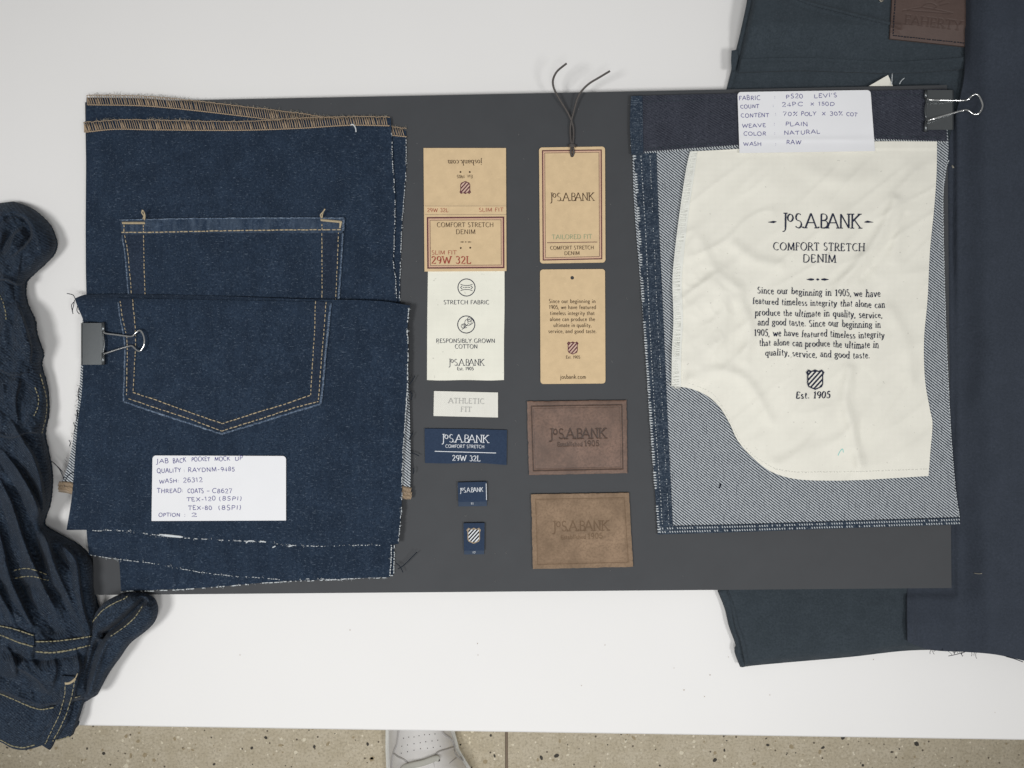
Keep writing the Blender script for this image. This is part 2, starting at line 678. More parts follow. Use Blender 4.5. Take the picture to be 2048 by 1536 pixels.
def coords(nt, scale=(1, 1, 1), rot=(0, 0, 0)):
    tc = N(nt, 'ShaderNodeTexCoord')
    mp = N(nt, 'ShaderNodeMapping')
    mp.inputs['Scale'].default_value = scale
    mp.inputs['Rotation'].default_value = rot
    nt.links.new(tc.outputs['Object'], mp.inputs['Vector'])
    return mp.outputs['Vector']


def noise_tex(nt, vec, scale, detail=3, rough=.55):
    n = N(nt, 'ShaderNodeTexNoise')
    n.inputs['Scale'].default_value = scale
    n.inputs['Detail'].default_value = detail
    n.inputs['Roughness'].default_value = rough
    nt.links.new(vec, n.inputs['Vector'])
    return n.outputs['Fac']


def ramp(nt, fac, stops, interp='LINEAR'):
    r = N(nt, 'ShaderNodeValToRGB')
    r.color_ramp.interpolation = interp
    el = r.color_ramp.elements
    while len(el) < len(stops):
        el.new(.5)
    for e, (p, c) in zip(el, stops):
        e.position = p
        e.color = c if hasattr(c, '__len__') else (c, c, c, 1)
    nt.links.new(fac, r.inputs['Fac'])
    return r.outputs['Color']


def mix(nt, fac, a, b, mode='MIX'):
    m = N(nt, 'ShaderNodeMix', data_type='RGBA', blend_type=mode)
    for sock, v in ((m.inputs[0], fac), (m.inputs[6], a), (m.inputs[7], b)):
        if hasattr(v, 'is_linked'):
            nt.links.new(v, sock)
        else:
            sock.default_value = v
    return m.outputs[2]


def bump(nt, bsdf, h, strength=.3, dist=.0004):
    b = N(nt, 'ShaderNodeBump')
    b.inputs['Strength'].default_value = strength
    b.inputs['Distance'].default_value = dist
    nt.links.new(h, b.inputs['Height'])
    nt.links.new(b.outputs['Normal'], bsdf.inputs['Normal'])


def wave(nt, vec, scale, distort=0.0, prof='SIN', direction='X', dscale=1.0):
    n = N(nt, 'ShaderNodeTexWave', wave_type='BANDS', bands_direction=direction, wave_profile=prof)
    n.inputs['Scale'].default_value = scale
    n.inputs['Distortion'].default_value = distort
    n.inputs['Detail'].default_value = 1.0
    n.inputs['Detail Scale'].default_value = dscale
    nt.links.new(vec, n.inputs['Vector'])
    return n.outputs['Fac']


def flat(name, col, rough=.75, spec=.25, metal=0, var=.06, scale=400):
    m, nt, b = new_mat(name, rough, spec, metal)
    f = noise_tex(nt, coords(nt), scale, 4)
    c0 = tuple(c * (1 - var) for c in col[:3]) + (1,)
    c1 = tuple(min(1, c * (1 + var)) for c in col[:3]) + (1,)
    nt.links.new(mix(nt, f, c0, c1), b.inputs['Base Color'])
    return m


def denim(name, base, light, speck, speck_amt=.5, twill=330, ang=58, twill_amt=.25, spk=(.60, .72), worn=0.0, bmp=.35, slub=.5):
    m, nt, b = new_mat(name, .92, .12)
    b.inputs['Sheen Weight'].default_value = .06
    v = coords(nt)
    big = noise_tex(nt, v, 60, 3)
    fine = noise_tex(nt, v, 700, 3, .7)
    sl = noise_tex(nt, coords(nt, (420, 1300, 400)), 1.0, 3, .6)
    sl2 = noise_tex(nt, coords(nt, (1400, 420, 400)), 1.0, 3, .6)
    col = mix(nt, ramp(nt, fine, [(.35, 0.0), (.68, 1.0)]), base, light)
    dk = tuple(c * .72 for c in base[:3]) + (1,)
    col = mix(nt, ramp(nt, big, [(.38, slub), (.62, 0.0)]), col, dk)
    tw = wave(nt, coords(nt, rot=(0, 0, math.radians(ang))), twill, 1.2, dscale=60)
    col = mix(nt, mix(nt, 1.0, ramp(nt, tw, [(.45, 0.0), (.9, twill_amt)]), ramp(nt, big, [(.35, 1.0), (.75, .4)]), 'MULTIPLY'), col, light)
    s1 = ramp(nt, sl, [(spk[0], 0.0), (spk[1], speck_amt)])
    s2 = ramp(nt, sl2, [(spk[0] + .02, 0.0), (spk[1] + .03, speck_amt * .8)])
    col = mix(nt, s1, col, speck)
    col = mix(nt, s2, col, speck)
    cluster = noise_tex(nt, v, 1500, 2, .6)
    col = mix(nt, ramp(nt, cluster, [(spk[0] + .06, 0.0), (spk[1] + .05, speck_amt)]), col, speck)
    vst = noise_tex(nt, coords(nt, (210, 16, 60)), 1.0, 3, .6)
    col = mix(nt, ramp(nt, vst, [(.48, 0.0), (.75, .30)]), col, light)
    if worn:
        wn = noise_tex(nt, coords(nt, (260, 70, 100)), 1.0, 3, .6)
        col = mix(nt, ramp(nt, wn, [(.40, 0.0), (.72, worn)]), col, speck)
    nt.links.new(col, b.inputs['Base Color'])
    bump(nt, b, mix(nt, .5, tw, fine), bmp, .0004)
    return m


def twill_back(name, white, dark, scale=205, ang=52):
    m, nt, b = new_mat(name, .92, .1)
    v = coords(nt)
    tw = wave(nt, coords(nt, rot=(0, 0, math.radians(-ang))), scale, .9, dscale=40)
    n = noise_tex(nt, v, 900, 2, .6)
    yarn = noise_tex(nt, coords(nt, (260, 1500, 100)), 1.0, 2)
    yarn2 = noise_tex(nt, coords(nt, (1500, 90, 100)), 1.0, 2)
    f = mix(nt, .30, tw, n)
    col = ramp(nt, f, [(.39, dark), (.61, white)])
    md = tuple((a + c) / 2 for a, c in zip(white, dark))
    col = mix(nt, ramp(nt, yarn, [(.5, 0.0), (.75, .55)]), col, md)
    col = mix(nt, ramp(nt, yarn2, [(.52, 0.0), (.75, .5)]), col, dark)
    nt.links.new(col, b.inputs['Base Color'])
    bump(nt, b, tw, .5, .0004)
    return m


def cotton(name, col, flecks=.5, weave=1500):
    m, nt, b = new_mat(name, .9, .12)
    v = coords(nt)
    wv = mix(nt, .5, wave(nt, v, weave / 20, 1, 'SIN', 'X', 30), wave(nt, v, weave / 20, 1, 'SIN', 'Y', 30))
    n = noise_tex(nt, v, 45, 4)
    fl = noise_tex(nt, v, 420, 1, .5)
    c1 = tuple(c * .93 for c in col[:3]) + (1,)
    k = mix(nt, ramp(nt, n, [(.35, 0.0), (.7, 1.0)]), col, c1)
    k = mix(nt, ramp(nt, wv, [(.2, .05), (.8, 0.0)]), k, tuple(c * .8 for c in col[:3]) + (1,))
    k = mix(nt, ramp(nt, fl, [(.74, 0.0), (.8, flecks)]), k, tuple(c * .55 for c in col[:3]) + (1,))
    nt.links.new(k, b.inputs['Base Color'])
    bump(nt, b, wv, .18, .0002)
    return m


def kraft(name, col):
    m, nt, b = new_mat(name, .82, .2)
    v = coords(nt)
    n = noise_tex(nt, v, 130, 5, .65)
    fb = noise_tex(nt, coords(nt, (240, 620, 100), (0, 0, .4)), 1.0, 3, .6)
    fl = noise_tex(nt, v, 520, 2)
    k = mix(nt, ramp(nt, n, [(.3, 0.0), (.7, 1.0)]), tuple(c * .93 for c in col[:3]) + (1,), tuple(min(1, c * 1.06) for c in col[:3]) + (1,))
    k = mix(nt, ramp(nt, fb, [(.6, 0.0), (.72, .28)]), k, tuple(min(1, c * 1.25) for c in col[:3]) + (1,))
    k = mix(nt, ramp(nt, fl, [(.66, 0.0), (.74, .25)]), k, tuple(c * .6 for c in col[:3]) + (1,))
    nt.links.new(k, b.inputs['Base Color'])
    bump(nt, b, fb, .06, .0002)
    return m


def leather(name, col, burn, mottle=.5, grain=900, rough=.6, spec=.3):
    m, nt, b = new_mat(name, rough, spec)
    v = coords(nt)
    n = noise_tex(nt, v, 55, 5, .6)
    g = noise_tex(nt, v, grain, 3, .7)
    k = mix(nt, ramp(nt, n, [(.3, 0.0), (.7, 1.0)]), tuple(c * (1 - .45 * mottle) for c in col[:3]) + (1,), tuple(c * (1 + .4 * mottle) for c in col[:3]) + (1,))
    sc_ = noise_tex(nt, coords(nt, (30, 170, 80), (0, 0, .9)), 1.0, 3, .6)
    k = mix(nt, ramp(nt, sc_, [(.58, 0.0), (.7, .35 * mottle)]), k, tuple(min(1, c * 1.5) for c in col[:3]) + (1,))
    k = mix(nt, ramp(nt, g, [(.38, .75 * mottle), (.55, 0.0)]), k, tuple(c * .6 for c in col[:3]) + (1,))
    at = N(nt, 'ShaderNodeAttribute', attribute_name='burn')
    k = mix(nt, at.outputs['Fac'], k, burn)
    nt.links.new(k, b.inputs['Base Color'])
    bump(nt, b, g, .3, .0003)
    return m


def ink(name, c, rough=.8):
    return flat(name, c, rough, .1, 0, .12, 900)


M = {}
M['denim'] = denim('denim_dark_blue', srgb(25, 37, 53), srgb(46, 60, 78), srgb(124, 138, 154), .36)
M['denim_margin'] = denim('denim_seam_margin', srgb(27, 37, 52), srgb(50, 61, 78), srgb(118, 130, 146), .32)
M['denim_hem'] = denim('denim_faded_blue', srgb(31, 44, 62), srgb(55, 70, 90), srgb(122, 138, 156), .36, worn=.20)
M['denim_wear'] = denim('denim_worn_edge', srgb(40, 55, 76), srgb(74, 92, 116), srgb(140, 156, 174), .7, spk=(.48, .66))
M['denim_band'] = denim('denim_indigo_violet', srgb(40, 43, 53), srgb(68, 71, 81), srgb(120, 126, 138), .30, twill=200, ang=-60, twill_amt=.7)
M['denim_selv'] = denim('denim_selvedge', srgb(32, 43, 58), srgb(56, 68, 82), srgb(140, 150, 160), .45, spk=(.56, .68))
M['jeans'] = denim('denim_crumpled_blue', srgb(15, 22, 33), srgb(52, 65, 81), srgb(128, 141, 156), .42, twill=190, ang=-52, twill_amt=.62, bmp=.8)
M['jeans_in'] = denim('denim_crumpled_shaded_band', srgb(15, 22, 33), srgb(32, 42, 56), srgb(76, 88, 104), .3, twill=240, ang=30, twill_amt=.35)
M['dark'] = denim('twill_charcoal', srgb(50, 58, 64), srgb(62, 70, 77), srgb(84, 93, 100), .26, twill=420, twill_amt=.10, slub=.25)
M['navy'] = denim('twill_navy', srgb(53, 59, 68), srgb(62, 68, 79), srgb(84, 91, 103), .20, twill=420, twill_amt=.06, slub=.18)
M['back'] = twill_back('denim_reverse_twill', srgb(196, 202, 206), srgb(38, 46, 58), 190)
M['cotton'] = cotton('cotton_natural', srgb(234, 232, 221))
M['cotton_edge'] = cotton('cotton_bleached', srgb(230, 231, 224), .2)
M['label_white'] = cotton('cotton_label_white', srgb(236, 235, 222), .7)
M['label_twill'] = twill_back('label_twill_white', srgb(242, 241, 232), srgb(222, 221, 213), 330, 45)
M['kraft'] = kraft('kraft_card', srgb(212, 187, 149))
M['paper'] = flat('paper_white', srgb(232, 233, 236), .8, .2, 0, .02, 60)
M['leather'] = leather('leather_brown', srgb(110, 86, 73), srgb(46, 35, 30), .80, 520, .5, .4)
M['suede'] = leather('suede_tan', srgb(140, 119, 99), srgb(98, 79, 62), .58, 620, .95, .08)
M['leather2'] = leather('leather_oxblood', srgb(88, 73, 68), srgb(62, 46, 43), .25, 900, .6, .3)
M['thread'] = flat('thread_golden', srgb(180, 166, 138), .7, .3, 0, .25, 900)
M['thread_dull'] = flat('thread_olive_gold', srgb(150, 144, 118), .7, .3, 0, .25, 900)
M['thread_tan'] = flat('thread_tan', srgb(172, 152, 128), .75, .3, 0, .18, 500)
M['thread_white'] = flat('thread_white', srgb(205, 211, 214), .8, .2, 0, .15, 900)
M['thread_dark'] = flat('thread_dark_navy', srgb(30, 38, 50), .8, .2, 0, .2, 900)
M['thread_char'] = flat('thread_charcoal', srgb(60, 68, 76), .8, .2, 0, .2, 900)
M['fluff'] = flat('thread_fluff', srgb(150, 146, 135), .9, .1, 0, .2, 900)
M['lint'] = flat('lint_grey', srgb(150, 150, 148), .9, .1)
M['cord'] = flat('cord_grey', srgb(82, 78, 76), .6, .3, 0, .2, 800)
M['ink_navy'] = ink('ink_navy', srgb(44, 48, 66))
M['ink_brown'] = ink('ink_brown', srgb(78, 60, 47))
M['ink_maroon'] = ink('ink_maroon', srgb(100, 60, 66))
M['ink_red'] = ink('ink_red', srgb(158, 78, 66))
M['ink_pink'] = ink('ink_pink', srgb(208, 170, 148))
M['ink_green'] = ink('ink_sage', srgb(150, 160, 128))
M['ink_grey'] = ink('ink_grey', srgb(172, 172, 168))
M['ink_pen'] = ink('ink_pen_blue', srgb(92, 88, 142))
M['ink_white'] = ink('ink_white', srgb(222, 226, 230))
M['ink_black'] = ink('ink_black', srgb(24, 26, 34))
M['ink_teal'] = ink('ink_teal', srgb(150, 208, 200))
M['ink_tan'] = ink('ink_tan', srgb(158, 142, 120))
M['crest_pale'] = ink('ink_dusty_pink', srgb(208, 180, 162))
M['woven_navy'] = denim('woven_label_navy', srgb(45, 58, 79), srgb(52, 66, 88), srgb(66, 80, 102), .2, twill=700, ang=0, twill_amt=.2, slub=.1, bmp=.1)
M['woven_lip'] = denim('woven_label_fold', srgb(60, 72, 90), srgb(66, 78, 96), srgb(76, 88, 106), .2, twill=700, ang=0, twill_amt=.2, slub=.1, bmp=.1)
M['table'] = flat('table_white_laminate', (.80, .795, .785, 1), .55, .3, 0, .016, 14)
M['table_leg'] = flat('leg_white_metal', (.7, .7, .7, 1), .4, .4)
M['board'] = flat('board_black_card', srgb(66, 68, 71), .66, .28, 0, .10, 45)
M['foam'] = flat('board_edge_grey', srgb(60, 60, 60), .8, .2)
M['steel'] = flat('steel_wire', (.86, .87, .86, 1), .16, .5, 1.0, .02)
M['black_metal'] = flat('clip_black_lacquer', srgb(112, 116, 118), .34, .6, .85, .05)
M['shoe'] = flat('shoe_white_leather', srgb(238, 236, 234), .55, .3, 0, .03, 120)
M['shoe_seam'] = flat('shoe_grey_piping', srgb(186, 183, 181), .7, .2)
M['shoe_sole'] = flat('shoe_sole_white', srgb(226, 226, 220), .6, .3)
M['shoe_lace'] = flat('shoe_lace_grey', srgb(198, 197, 188), .85, .1)
M['shoe_hole'] = flat('shoe_perforation', srgb(70, 68, 66), .9, .1)
M['sock'] = flat('shoe_lining_grey', srgb(120, 118, 116), .9, .1)
M['chip_dark'] = flat('stone_dark', srgb(76, 72, 66), .5, .3, 0, .25, 300)
M['chip_light'] = flat('stone_pale', srgb(244, 234, 210), .5, .3, 0, .12, 300)
M['chip_tan'] = flat('stone_tan', srgb(180, 164, 134), .5, .3, 0, .2, 300)
M['joint'] = flat('floor_joint', srgb(150, 135, 120), .7, .2)


def terrazzo():
    m, nt, b = new_mat('terrazzo_beige', .5, .3)
    v = coords(nt)
    n = noise_tex(nt, v, 30, 5, .65)
    f = noise_tex(nt, v, 260, 3, .7)
    col = mix(nt, ramp(nt, n, [(.3, 0.0), (.7, 1.0)]), srgb(203, 191, 165), srgb(221, 210, 187))
    col = mix(nt, ramp(nt, f, [(.38, .5), (.5, 0.0)]), col, srgb(166, 155, 134))
    col = mix(nt, ramp(nt, f, [(.58, 0.0), (.68, .6)]), col, srgb(234, 227, 210))
    vo = N(nt, 'ShaderNodeTexVoronoi', feature='F1')
    vo.inputs['Scale'].default_value = 150
    nt.links.new(v, vo.inputs['Vector'])
    wn = N(nt, 'ShaderNodeTexWhiteNoise')
    nt.links.new(vo.outputs['Position'], wn.inputs['Vector'])
    near = ramp(nt, vo.outputs['Distance'], [(.20, 1.0), (.26, 0.0)])
    pick = ramp(nt, wn.outputs['Value'], [(.80, 0.0), (.82, 1.0)], 'CONSTANT')
    colr = ramp(nt, wn.outputs['Value'], [(.0, srgb(110, 100, 86)), (.9, srgb(246, 236, 214))], 'CONSTANT')
    col = mix(nt, mix(nt, 1.0, near, pick, 'MULTIPLY'), col, colr)
    nt.links.new(col, b.inputs['Base Color'])
    return m


M['terrazzo'] = terrazzo()

# ------------------------------------------------------------------ floor
floor = MB()
floor.poly([(-2.5, -2.5, Z_FLOOR - .004), (2.5, -2.5, Z_FLOOR - .004), (2.5, 2.5, Z_FLOOR - .004), (-2.5, 2.5, Z_FLOOR - .004)])
fl = floor.build('floor', M['joint'], smooth=False, structure=True)
xj, g = W(1013, 1500, Z_FLOOR)[0], .0022
xs = [-2.4, xj - 1.2, xj, xj + 1.2, 2.4]
ys = [-2.4, -1.2, 0.0, 1.2, 2.4]
for i in range(4):
    for j in range(4):
        mb = MB()
        x0, x1, y0, y1, z0, z1 = xs[i] + g, xs[i + 1] - g, ys[j] + g, ys[j + 1] - g, Z_FLOOR - .0035, Z_FLOOR
        a = [(x0, y0), (x1, y0), (x1, y1), (x0, y1)]
        mb.poly([(x, y, z1) for x, y in a])
        for k in range(4):
            p, q = a[k], a[(k + 1) % 4]
            mb.poly([(p[0], p[1], z0), (q[0], q[1], z0), (q[0], q[1], z1), (p[0], p[1], z1)])
        mb.build('terrazzo_panel', M['terrazzo'], fl, smooth=False)
kfl = (HCAM - Z_FLOOR) / FPX
for mname, cnt, lo, hi in (('chip_dark', 150, 1.4, 6.5), ('chip_light', 520, 1.5, 5.5), ('chip_tan', 300, 1.6, 6)):
    mb = MB()
    for _ in range(cnt):
        px, py = random.uniform(-120, 2170), random.uniform(1420, 1640)
        if abs(px - 1013) < 12:
            continue
        r = lo + (hi - lo) * random.random() ** 3
        n = random.choice((5, 6, 7))
        a0, el, sk = random.uniform(0, 6.28), random.uniform(.45, 1), random.uniform(0, 3.14)
        ring = []
        for k in range(n):
            a = a0 + 2 * math.pi * k / n
            q = r * random.uniform(.75, 1.15)
            u, v = q * math.cos(a), q * math.sin(a) * el
            ring.append((u * math.cos(sk) - v * math.sin(sk), u * math.sin(sk) + v * math.cos(sk)))
        top = [W(px + u, py - v, Z_FLOOR + .0004) for u, v in ring]
        bot = [W(px + u * 1.04, py - v * 1.04, Z_FLOOR - .0002) for u, v in ring]
        mb.poly(top)
        for k in range(n):
            mb.poly([bot[k], bot[(k + 1) % n], top[(k + 1) % n], top[k]])
    mb.build('stone_chip', M[mname], fl, smooth=False, kind='stuff')

# ------------------------------------------------------------------ table
t = thing('display_table', 'white laminate table carrying the sample board and the jeans', 'table', 1024, 1466, Z_FLOOR)
k0 = HCAM / FPX
pA, pB = np.array(W(150, 1452, 0)[:2]), np.array(W(2048, 1481, 0)[:2])
ex = (pB - pA) / np.linalg.norm(pB - pA)
ey = np.array([-ex[1], ex[0]])


def tb(u, v, z):
    p = pA + ex * u + ey * v
    return (p[0], p[1], z)


mb = MB()
th, bv = .024, .0012
prof = [(bv, 0), (0, -bv), (0, -th + bv), (bv, -th)]
U0, U1, V1 = -.42, 1.15, .90
rows = []
for v, z in [(V1, 0)] + prof + [(V1, -th)]:
    rows.append([tb(U0, v, z), tb(U1, v, z)])
mb.grid(rows)
mb.poly([r[0] for r in rows][::-1])
mb.poly([r[1] for r in rows])
mb.poly([rows[-1][0], rows[-1][1], rows[0][1], rows[0][0]])
mb.build('tabletop', M['table'], t, smooth=False)
for u in (U0 + .05, U1 - .05):
    for v in (.06, V1 - .06):
        mb = MB()
        mb.tube([tb(u, v, Z_FLOOR), tb(u, v, -th)], .022, 16)
        mb.build('leg', M['table_leg'], t)

# ------------------------------------------------------------------ mount board
t = thing('mount_board', 'black presentation board lying flat on the white table under all swatches and labels', 'board', 1030, 690, .0016)
c = ((170, 204.5), (1894, 170), (1903, 1176), (187, 1190))
mb = MB()
sheet(mb, lift(coons([c[0], c[1]], [c[3], c[2]], [c[0], c[3]], [c[1], c[2]], 24, 12, False), lambda x, y: BZ(x)), .0048)
mb.build('board_sheet', M['board'], t, smooth=False)


mb = MB()
for _ in range(46):
    x, y = random.uniform(820, 1300), random.uniform(205, 1165)
    a, L = random.uniform(0, 6.28), random.uniform(1.0, 3.2)
    mb.tube([W(x, y, BZ(x) + .0002), W(x + L * math.cos(a), y + L * math.sin(a), BZ(x) + .0003), W(x + 2 * L * math.cos(a + .5), y + 2 * L * math.sin(a + .5), BZ(x) + .0002)], .00009, 3)
for _ in range(60):
    x, y = random.uniform(200, 1895), random.uniform(205, 1165)
    mb.tube([W(x, y, BZ(x) + .0001), W(x + .8, y + .4, BZ(x) + .0003)], .00018, 4)
mb.build('lint', M['lint'], t, kind='stuff')


# height of layers on the board
def on(dz, amp=0.0002, s=.012, o=0.0):
    return lambda x, y: BZ(x) + dz + amp * nz(x, y, s, o)


# ------------------------------------------------------------------ left denim panels
def overlock(parent, top, bot, zf, step=4.7):
    mb = MB()
    n = int(np.hypot(*(np.array(top[-1]) - np.array(top[0]))) / step)
    T, B = resample(catmull(top), n + 1), resample(catmull(bot), n + 1)
    for i in range(n):
        b0, b1 = B[i], B[min(i + 1, n)]
        tp = T[max(0, i - 1)] + (random.uniform(-.8, .8), random.uniform(-1, 1.2))
        md = (b0 + tp) / 2 + (random.uniform(-.5, .5), 0)
        r = .00028 * random.uniform(.7, 1.2)
        z = lambda p, h: W(p[0], p[1], zf(p[0], p[1]) + h)
        mb.tube([z(b0, .0004), z(md, .0009), z(tp, .0005)], r, 5)
        if random.random() < .4:
            e = md + (random.uniform(1.2, 3.0), random.uniform(-6, -3))
            mb.tube([z(b0 + (1.5, -1), .0005), z(md + (1.4, 0), .0007), z(e, .0003)], r * .8, 4)
        mb.tube([z(b0 + (-.4, 0), .0004), z((b0 + b1) / 2 + (0, .8), .0009), z(b1 + (.4, 0), .0004)], .0004, 5)
    for i in range(0, n):
        mb.tube([z(T[i] + (0, random.uniform(-1, 1)), .0005), z(T[i + 1] + (0, random.uniform(-1, 1)), .0005)], .0003, 4)
    o = mb.build('overlock_stitching', M['thread_tan'], parent, kind='stuff')
    mb = MB()
    fuzz(mb, catmull(top), zf, int(n * 1.1), 3, 9, .00010, -math.pi / 2, 1.3, .9)
    mb.build('frayed_fibre', M['fluff'], parent, kind='stuff')
    return o


def raw_edge(parent, path, zf, drop=.35, wpx=1.1, dash=4, mat='thread_white', name='raw_edge'):
    mb = MB()
    stitches(mb, catmull(path) + rng.normal(0, .35, catmull(path).shape), zf, dash * .8, 1.3, wpx * .72, .8, .0000, drop)
    fuzz(mb, catmull(path), zf, int(len(walk(catmull(path), 9))), 2, 5.5, .00010, None, 3, .9)
    mb.build(name, M[mat], parent, kind='stuff')


GP = 'denim panels stacked on the left of the board'
zA = on(.0012, .00015, .01, 3)
pa = thing('denim_panel', 'lowest dark blue denim panel, its tan overlocked edge slanting out behind the pocket panel', 'denim swatch', 490, 700, .0075, GP)
panel('fabric', M['denim'], pa, [(173, 195), (300, 198), (480, 216), (640, 238), (812, 262)], [(242, 1182), (400, 1176), (560, 1163), (680, 1158), (786, 1150)],
      [(173, 195), (172, 230), (178, 700), (238, 1120), (242, 1182)], [(812, 262), (812, 340), (806, 420), (801, 520), (800, 600), (794, 900), (788, 1090), (786, 1150)], zA, .0008, 50, 60)
overlock(pa, [(174, 190), (300, 193), (480, 212), (640, 232), (785, 253), (813, 257)], [(175, 209), (300, 212), (480, 231), (640, 252), (785, 270), (813, 273)], zA)
raw_edge(pa, [(812, 275), (812, 340), (806, 420), (801, 520), (799, 600)], zA, .3)
raw_edge(pa, [(242, 1183), (320, 1181), (400, 1177), (470, 1171), (560, 1164), (680, 1159), (786, 1151)], zA, .35, 1.5, 7)
raw_edge(pa, [(789, 1090), (788, 1120), (787, 1148)], zA, .1, 1.6)

zB = on(.0031, .0005, .007, 8)
pb = thing('denim_panel', 'middle dark blue denim panel with the pocket opening sewn on and tan overlocked top edge', 'denim swatch', 480, 690, .0085, GP)
panel('fabric', M['denim'], pb, [(169, 243), (300, 238), (480, 243), (640, 239), (781, 236)], [(178, 1110), (300, 1125), (420, 1146), (560, 1158), (690, 1157), (780, 1154)],
      [(169, 243), (172, 262), (173, 400), (174, 590), (172, 900), (173, 1060), (178, 1110)], [(781, 236), (783, 262), (785, 320), (790, 400), (789, 470), (786, 520), (793, 590), (790, 800), (783, 1090), (780, 1154)], zB, .0008, 60, 80)
overlock(pb, [(168, 245), (230, 240), (300, 240), (480, 243), (600, 236), (700, 233), (780, 234)], [(169, 264), (230, 258), (300, 259), (480, 260), (600, 256), (700, 250), (779, 251)], zB)
raw_edge(pb, [(783, 262), (785, 320), (789, 380), (790, 430), (789, 470), (787, 515)], zB, .25)
raw_edge(pb, [(786, 520), (792, 570), (793, 596)], zB, .2)
raw_edge(pb, [(181, 1110), (230, 1118), (300, 1126), (420, 1147), (520, 1156), (560, 1159)], zB, .45, 1.0, 5)
raw_edge(pb, [(600, 1158), (690, 1158), (779, 1155)], zB, .5, 1.2, 7)
raw_edge(pb, [(783, 1090), (782, 1120), (780, 1152)], zB, .05, 1.6)

# pocket on panel B
zPB = lambda x, y: zB(x, y) + .0010 + .0003 * nz(x, y, .03, 91)
pk = panel('pocket', M['denim'], pb, [(240, 441), (400, 438), (560, 437), (688, 437)], [(257, 640), (678, 640)],
           [(240, 441), (246, 480), (252, 530), (257, 640)], [(688, 437), (685, 480), (681, 560), (678, 640)], zPB, .0008, 60, 34)
zHB = lambda x, y: zPB(x, y) + .0008 + .0004 * nz(x, 0, .09, 15)
panel('pocket_hem', M['denim_hem'], pk, [(239, 439), (400, 437), (560, 436), (689, 436)], [(244, 469), (400, 466), (560, 466), (685, 466)],
      [(239, 439), (244, 469)], [(689, 436), (685, 466)], zHB, .0007, 60, 6)


def worn_edge(parent, path, zf, n=1.6):
    mb = MB()
    p = walk(catmull(path), 5)
    q = [W(x + random.uniform(-.5, .5), y + random.uniform(-.5, .5), zf(x, y) + .00005) for x, y in p]
    mb.tube(q, [.00037 * n * random.uniform(.75, 1.15) for _ in q], 6, .8)
    mb.build('worn_edge', M['denim_wear'], parent)


zm = lambda x, y: zPB(x, y) + .00035
panel('seam_margin', M['denim_margin'], pk, [(249, 468), (287, 468)], [(263, 620), (290, 620)], [(249, 468), (255, 500), (259, 540), (263, 620)], [(287, 468), (290, 620)], zm, .0003, 8, 20)
panel('seam_margin', M['denim_margin'], pk, [(644, 466), (677, 466)], [(644, 620), (671, 620)], [(644, 466), (644, 620)], [(677, 466), (675, 520), (671, 620)], zm, .0003, 8, 20)
worn_edge(pk, [(244, 470), (249, 500), (253, 540), (257, 592)], zPB)
worn_edge(pk, [(686, 466), (683, 510), (680, 560), (677, 600)], zPB, 2.2)
worn_edge(pk, [(239, 440), (400, 437), (560, 436), (688, 436)], zHB, 1.5)
worn_edge(pk, [(688, 437), (686, 462)], zHB, 2.4)
mb = MB()
for p in ([(243, 465), (330, 464), (420, 462), (560, 460), (684, 459)],):
    stitches(mb, catmull(p), zHB, 7, 1.4, 1.25)
for p in ([(249, 470), (255, 500), (259, 540), (263, 592)], [(287, 470), (288, 520), (290, 592)],
          [(644, 466), (644, 530), (644, 602)], [(677, 464), (675, 520), (671, 604)]):
    stitches(mb, catmull(p), zPB, 6, 2.4, .95, lift_z=.0005)
for p in ([(248, 450), (248, 464)], [(287, 450), (287, 464)], [(644, 448), (644, 459)], [(680, 446), (680, 459)]):
    stitches(mb, p, zHB, 5, 2, 1.1)
mb.build('stitching', M['thread'], pk, kind='stuff')
mb = MB()
for a, b in (((245, 446), (289, 446)), ((642, 440), (683, 444)), ((682, 444), (680, 455))):
    for q in np.linspace(0, 1, 26):
        x, y = a[0] + (b[0] - a[0]) * q, a[1] + (b[1] - a[1]) * q
        if a[0] == 682:
            mb.tube([W(x - 1.6, y, zHB(x, y) + .0003), W(x + 1.6, y + .4, zHB(x, y) + .0003)], .00035, 4)
        else:
            mb.tube([W(x - .6, y - 2.2, zHB(x, y) + .0003), W(x + .6, y + 2.2, zHB(x, y) + .0003)], .0004, 4)
for tail in ([(286, 438), (288, 432), (284, 426), (285, 420)], [(289, 440), (290, 432), (288, 424), (286, 421)], [(643, 436), (641, 430), (646, 424), (650, 418)], [(644, 436), (645, 428), (647, 422)]):
    mb.tube([W(x, y, zHB(x, y) + .0006 + .0006 * i) for i, (x, y) in enumerate(catmull(tail, 3))], .0005, 5)
mb.build('bartack', M['thread'], pk, kind='stuff')

# folded panel D
zE = on(.0044, .0002, .01, 12)


def zD(x, y):
    roll = .0016 * math.exp(-((y - 612) / 26.0) ** 2) - .0022 * max(0, (604 - y) / 14.0) ** 2
    return BZ(x) + .0069 + roll + .0007 * nz(x, y, .007, 21) + .0012 * max(0, (x - 770) / 50) ** 2


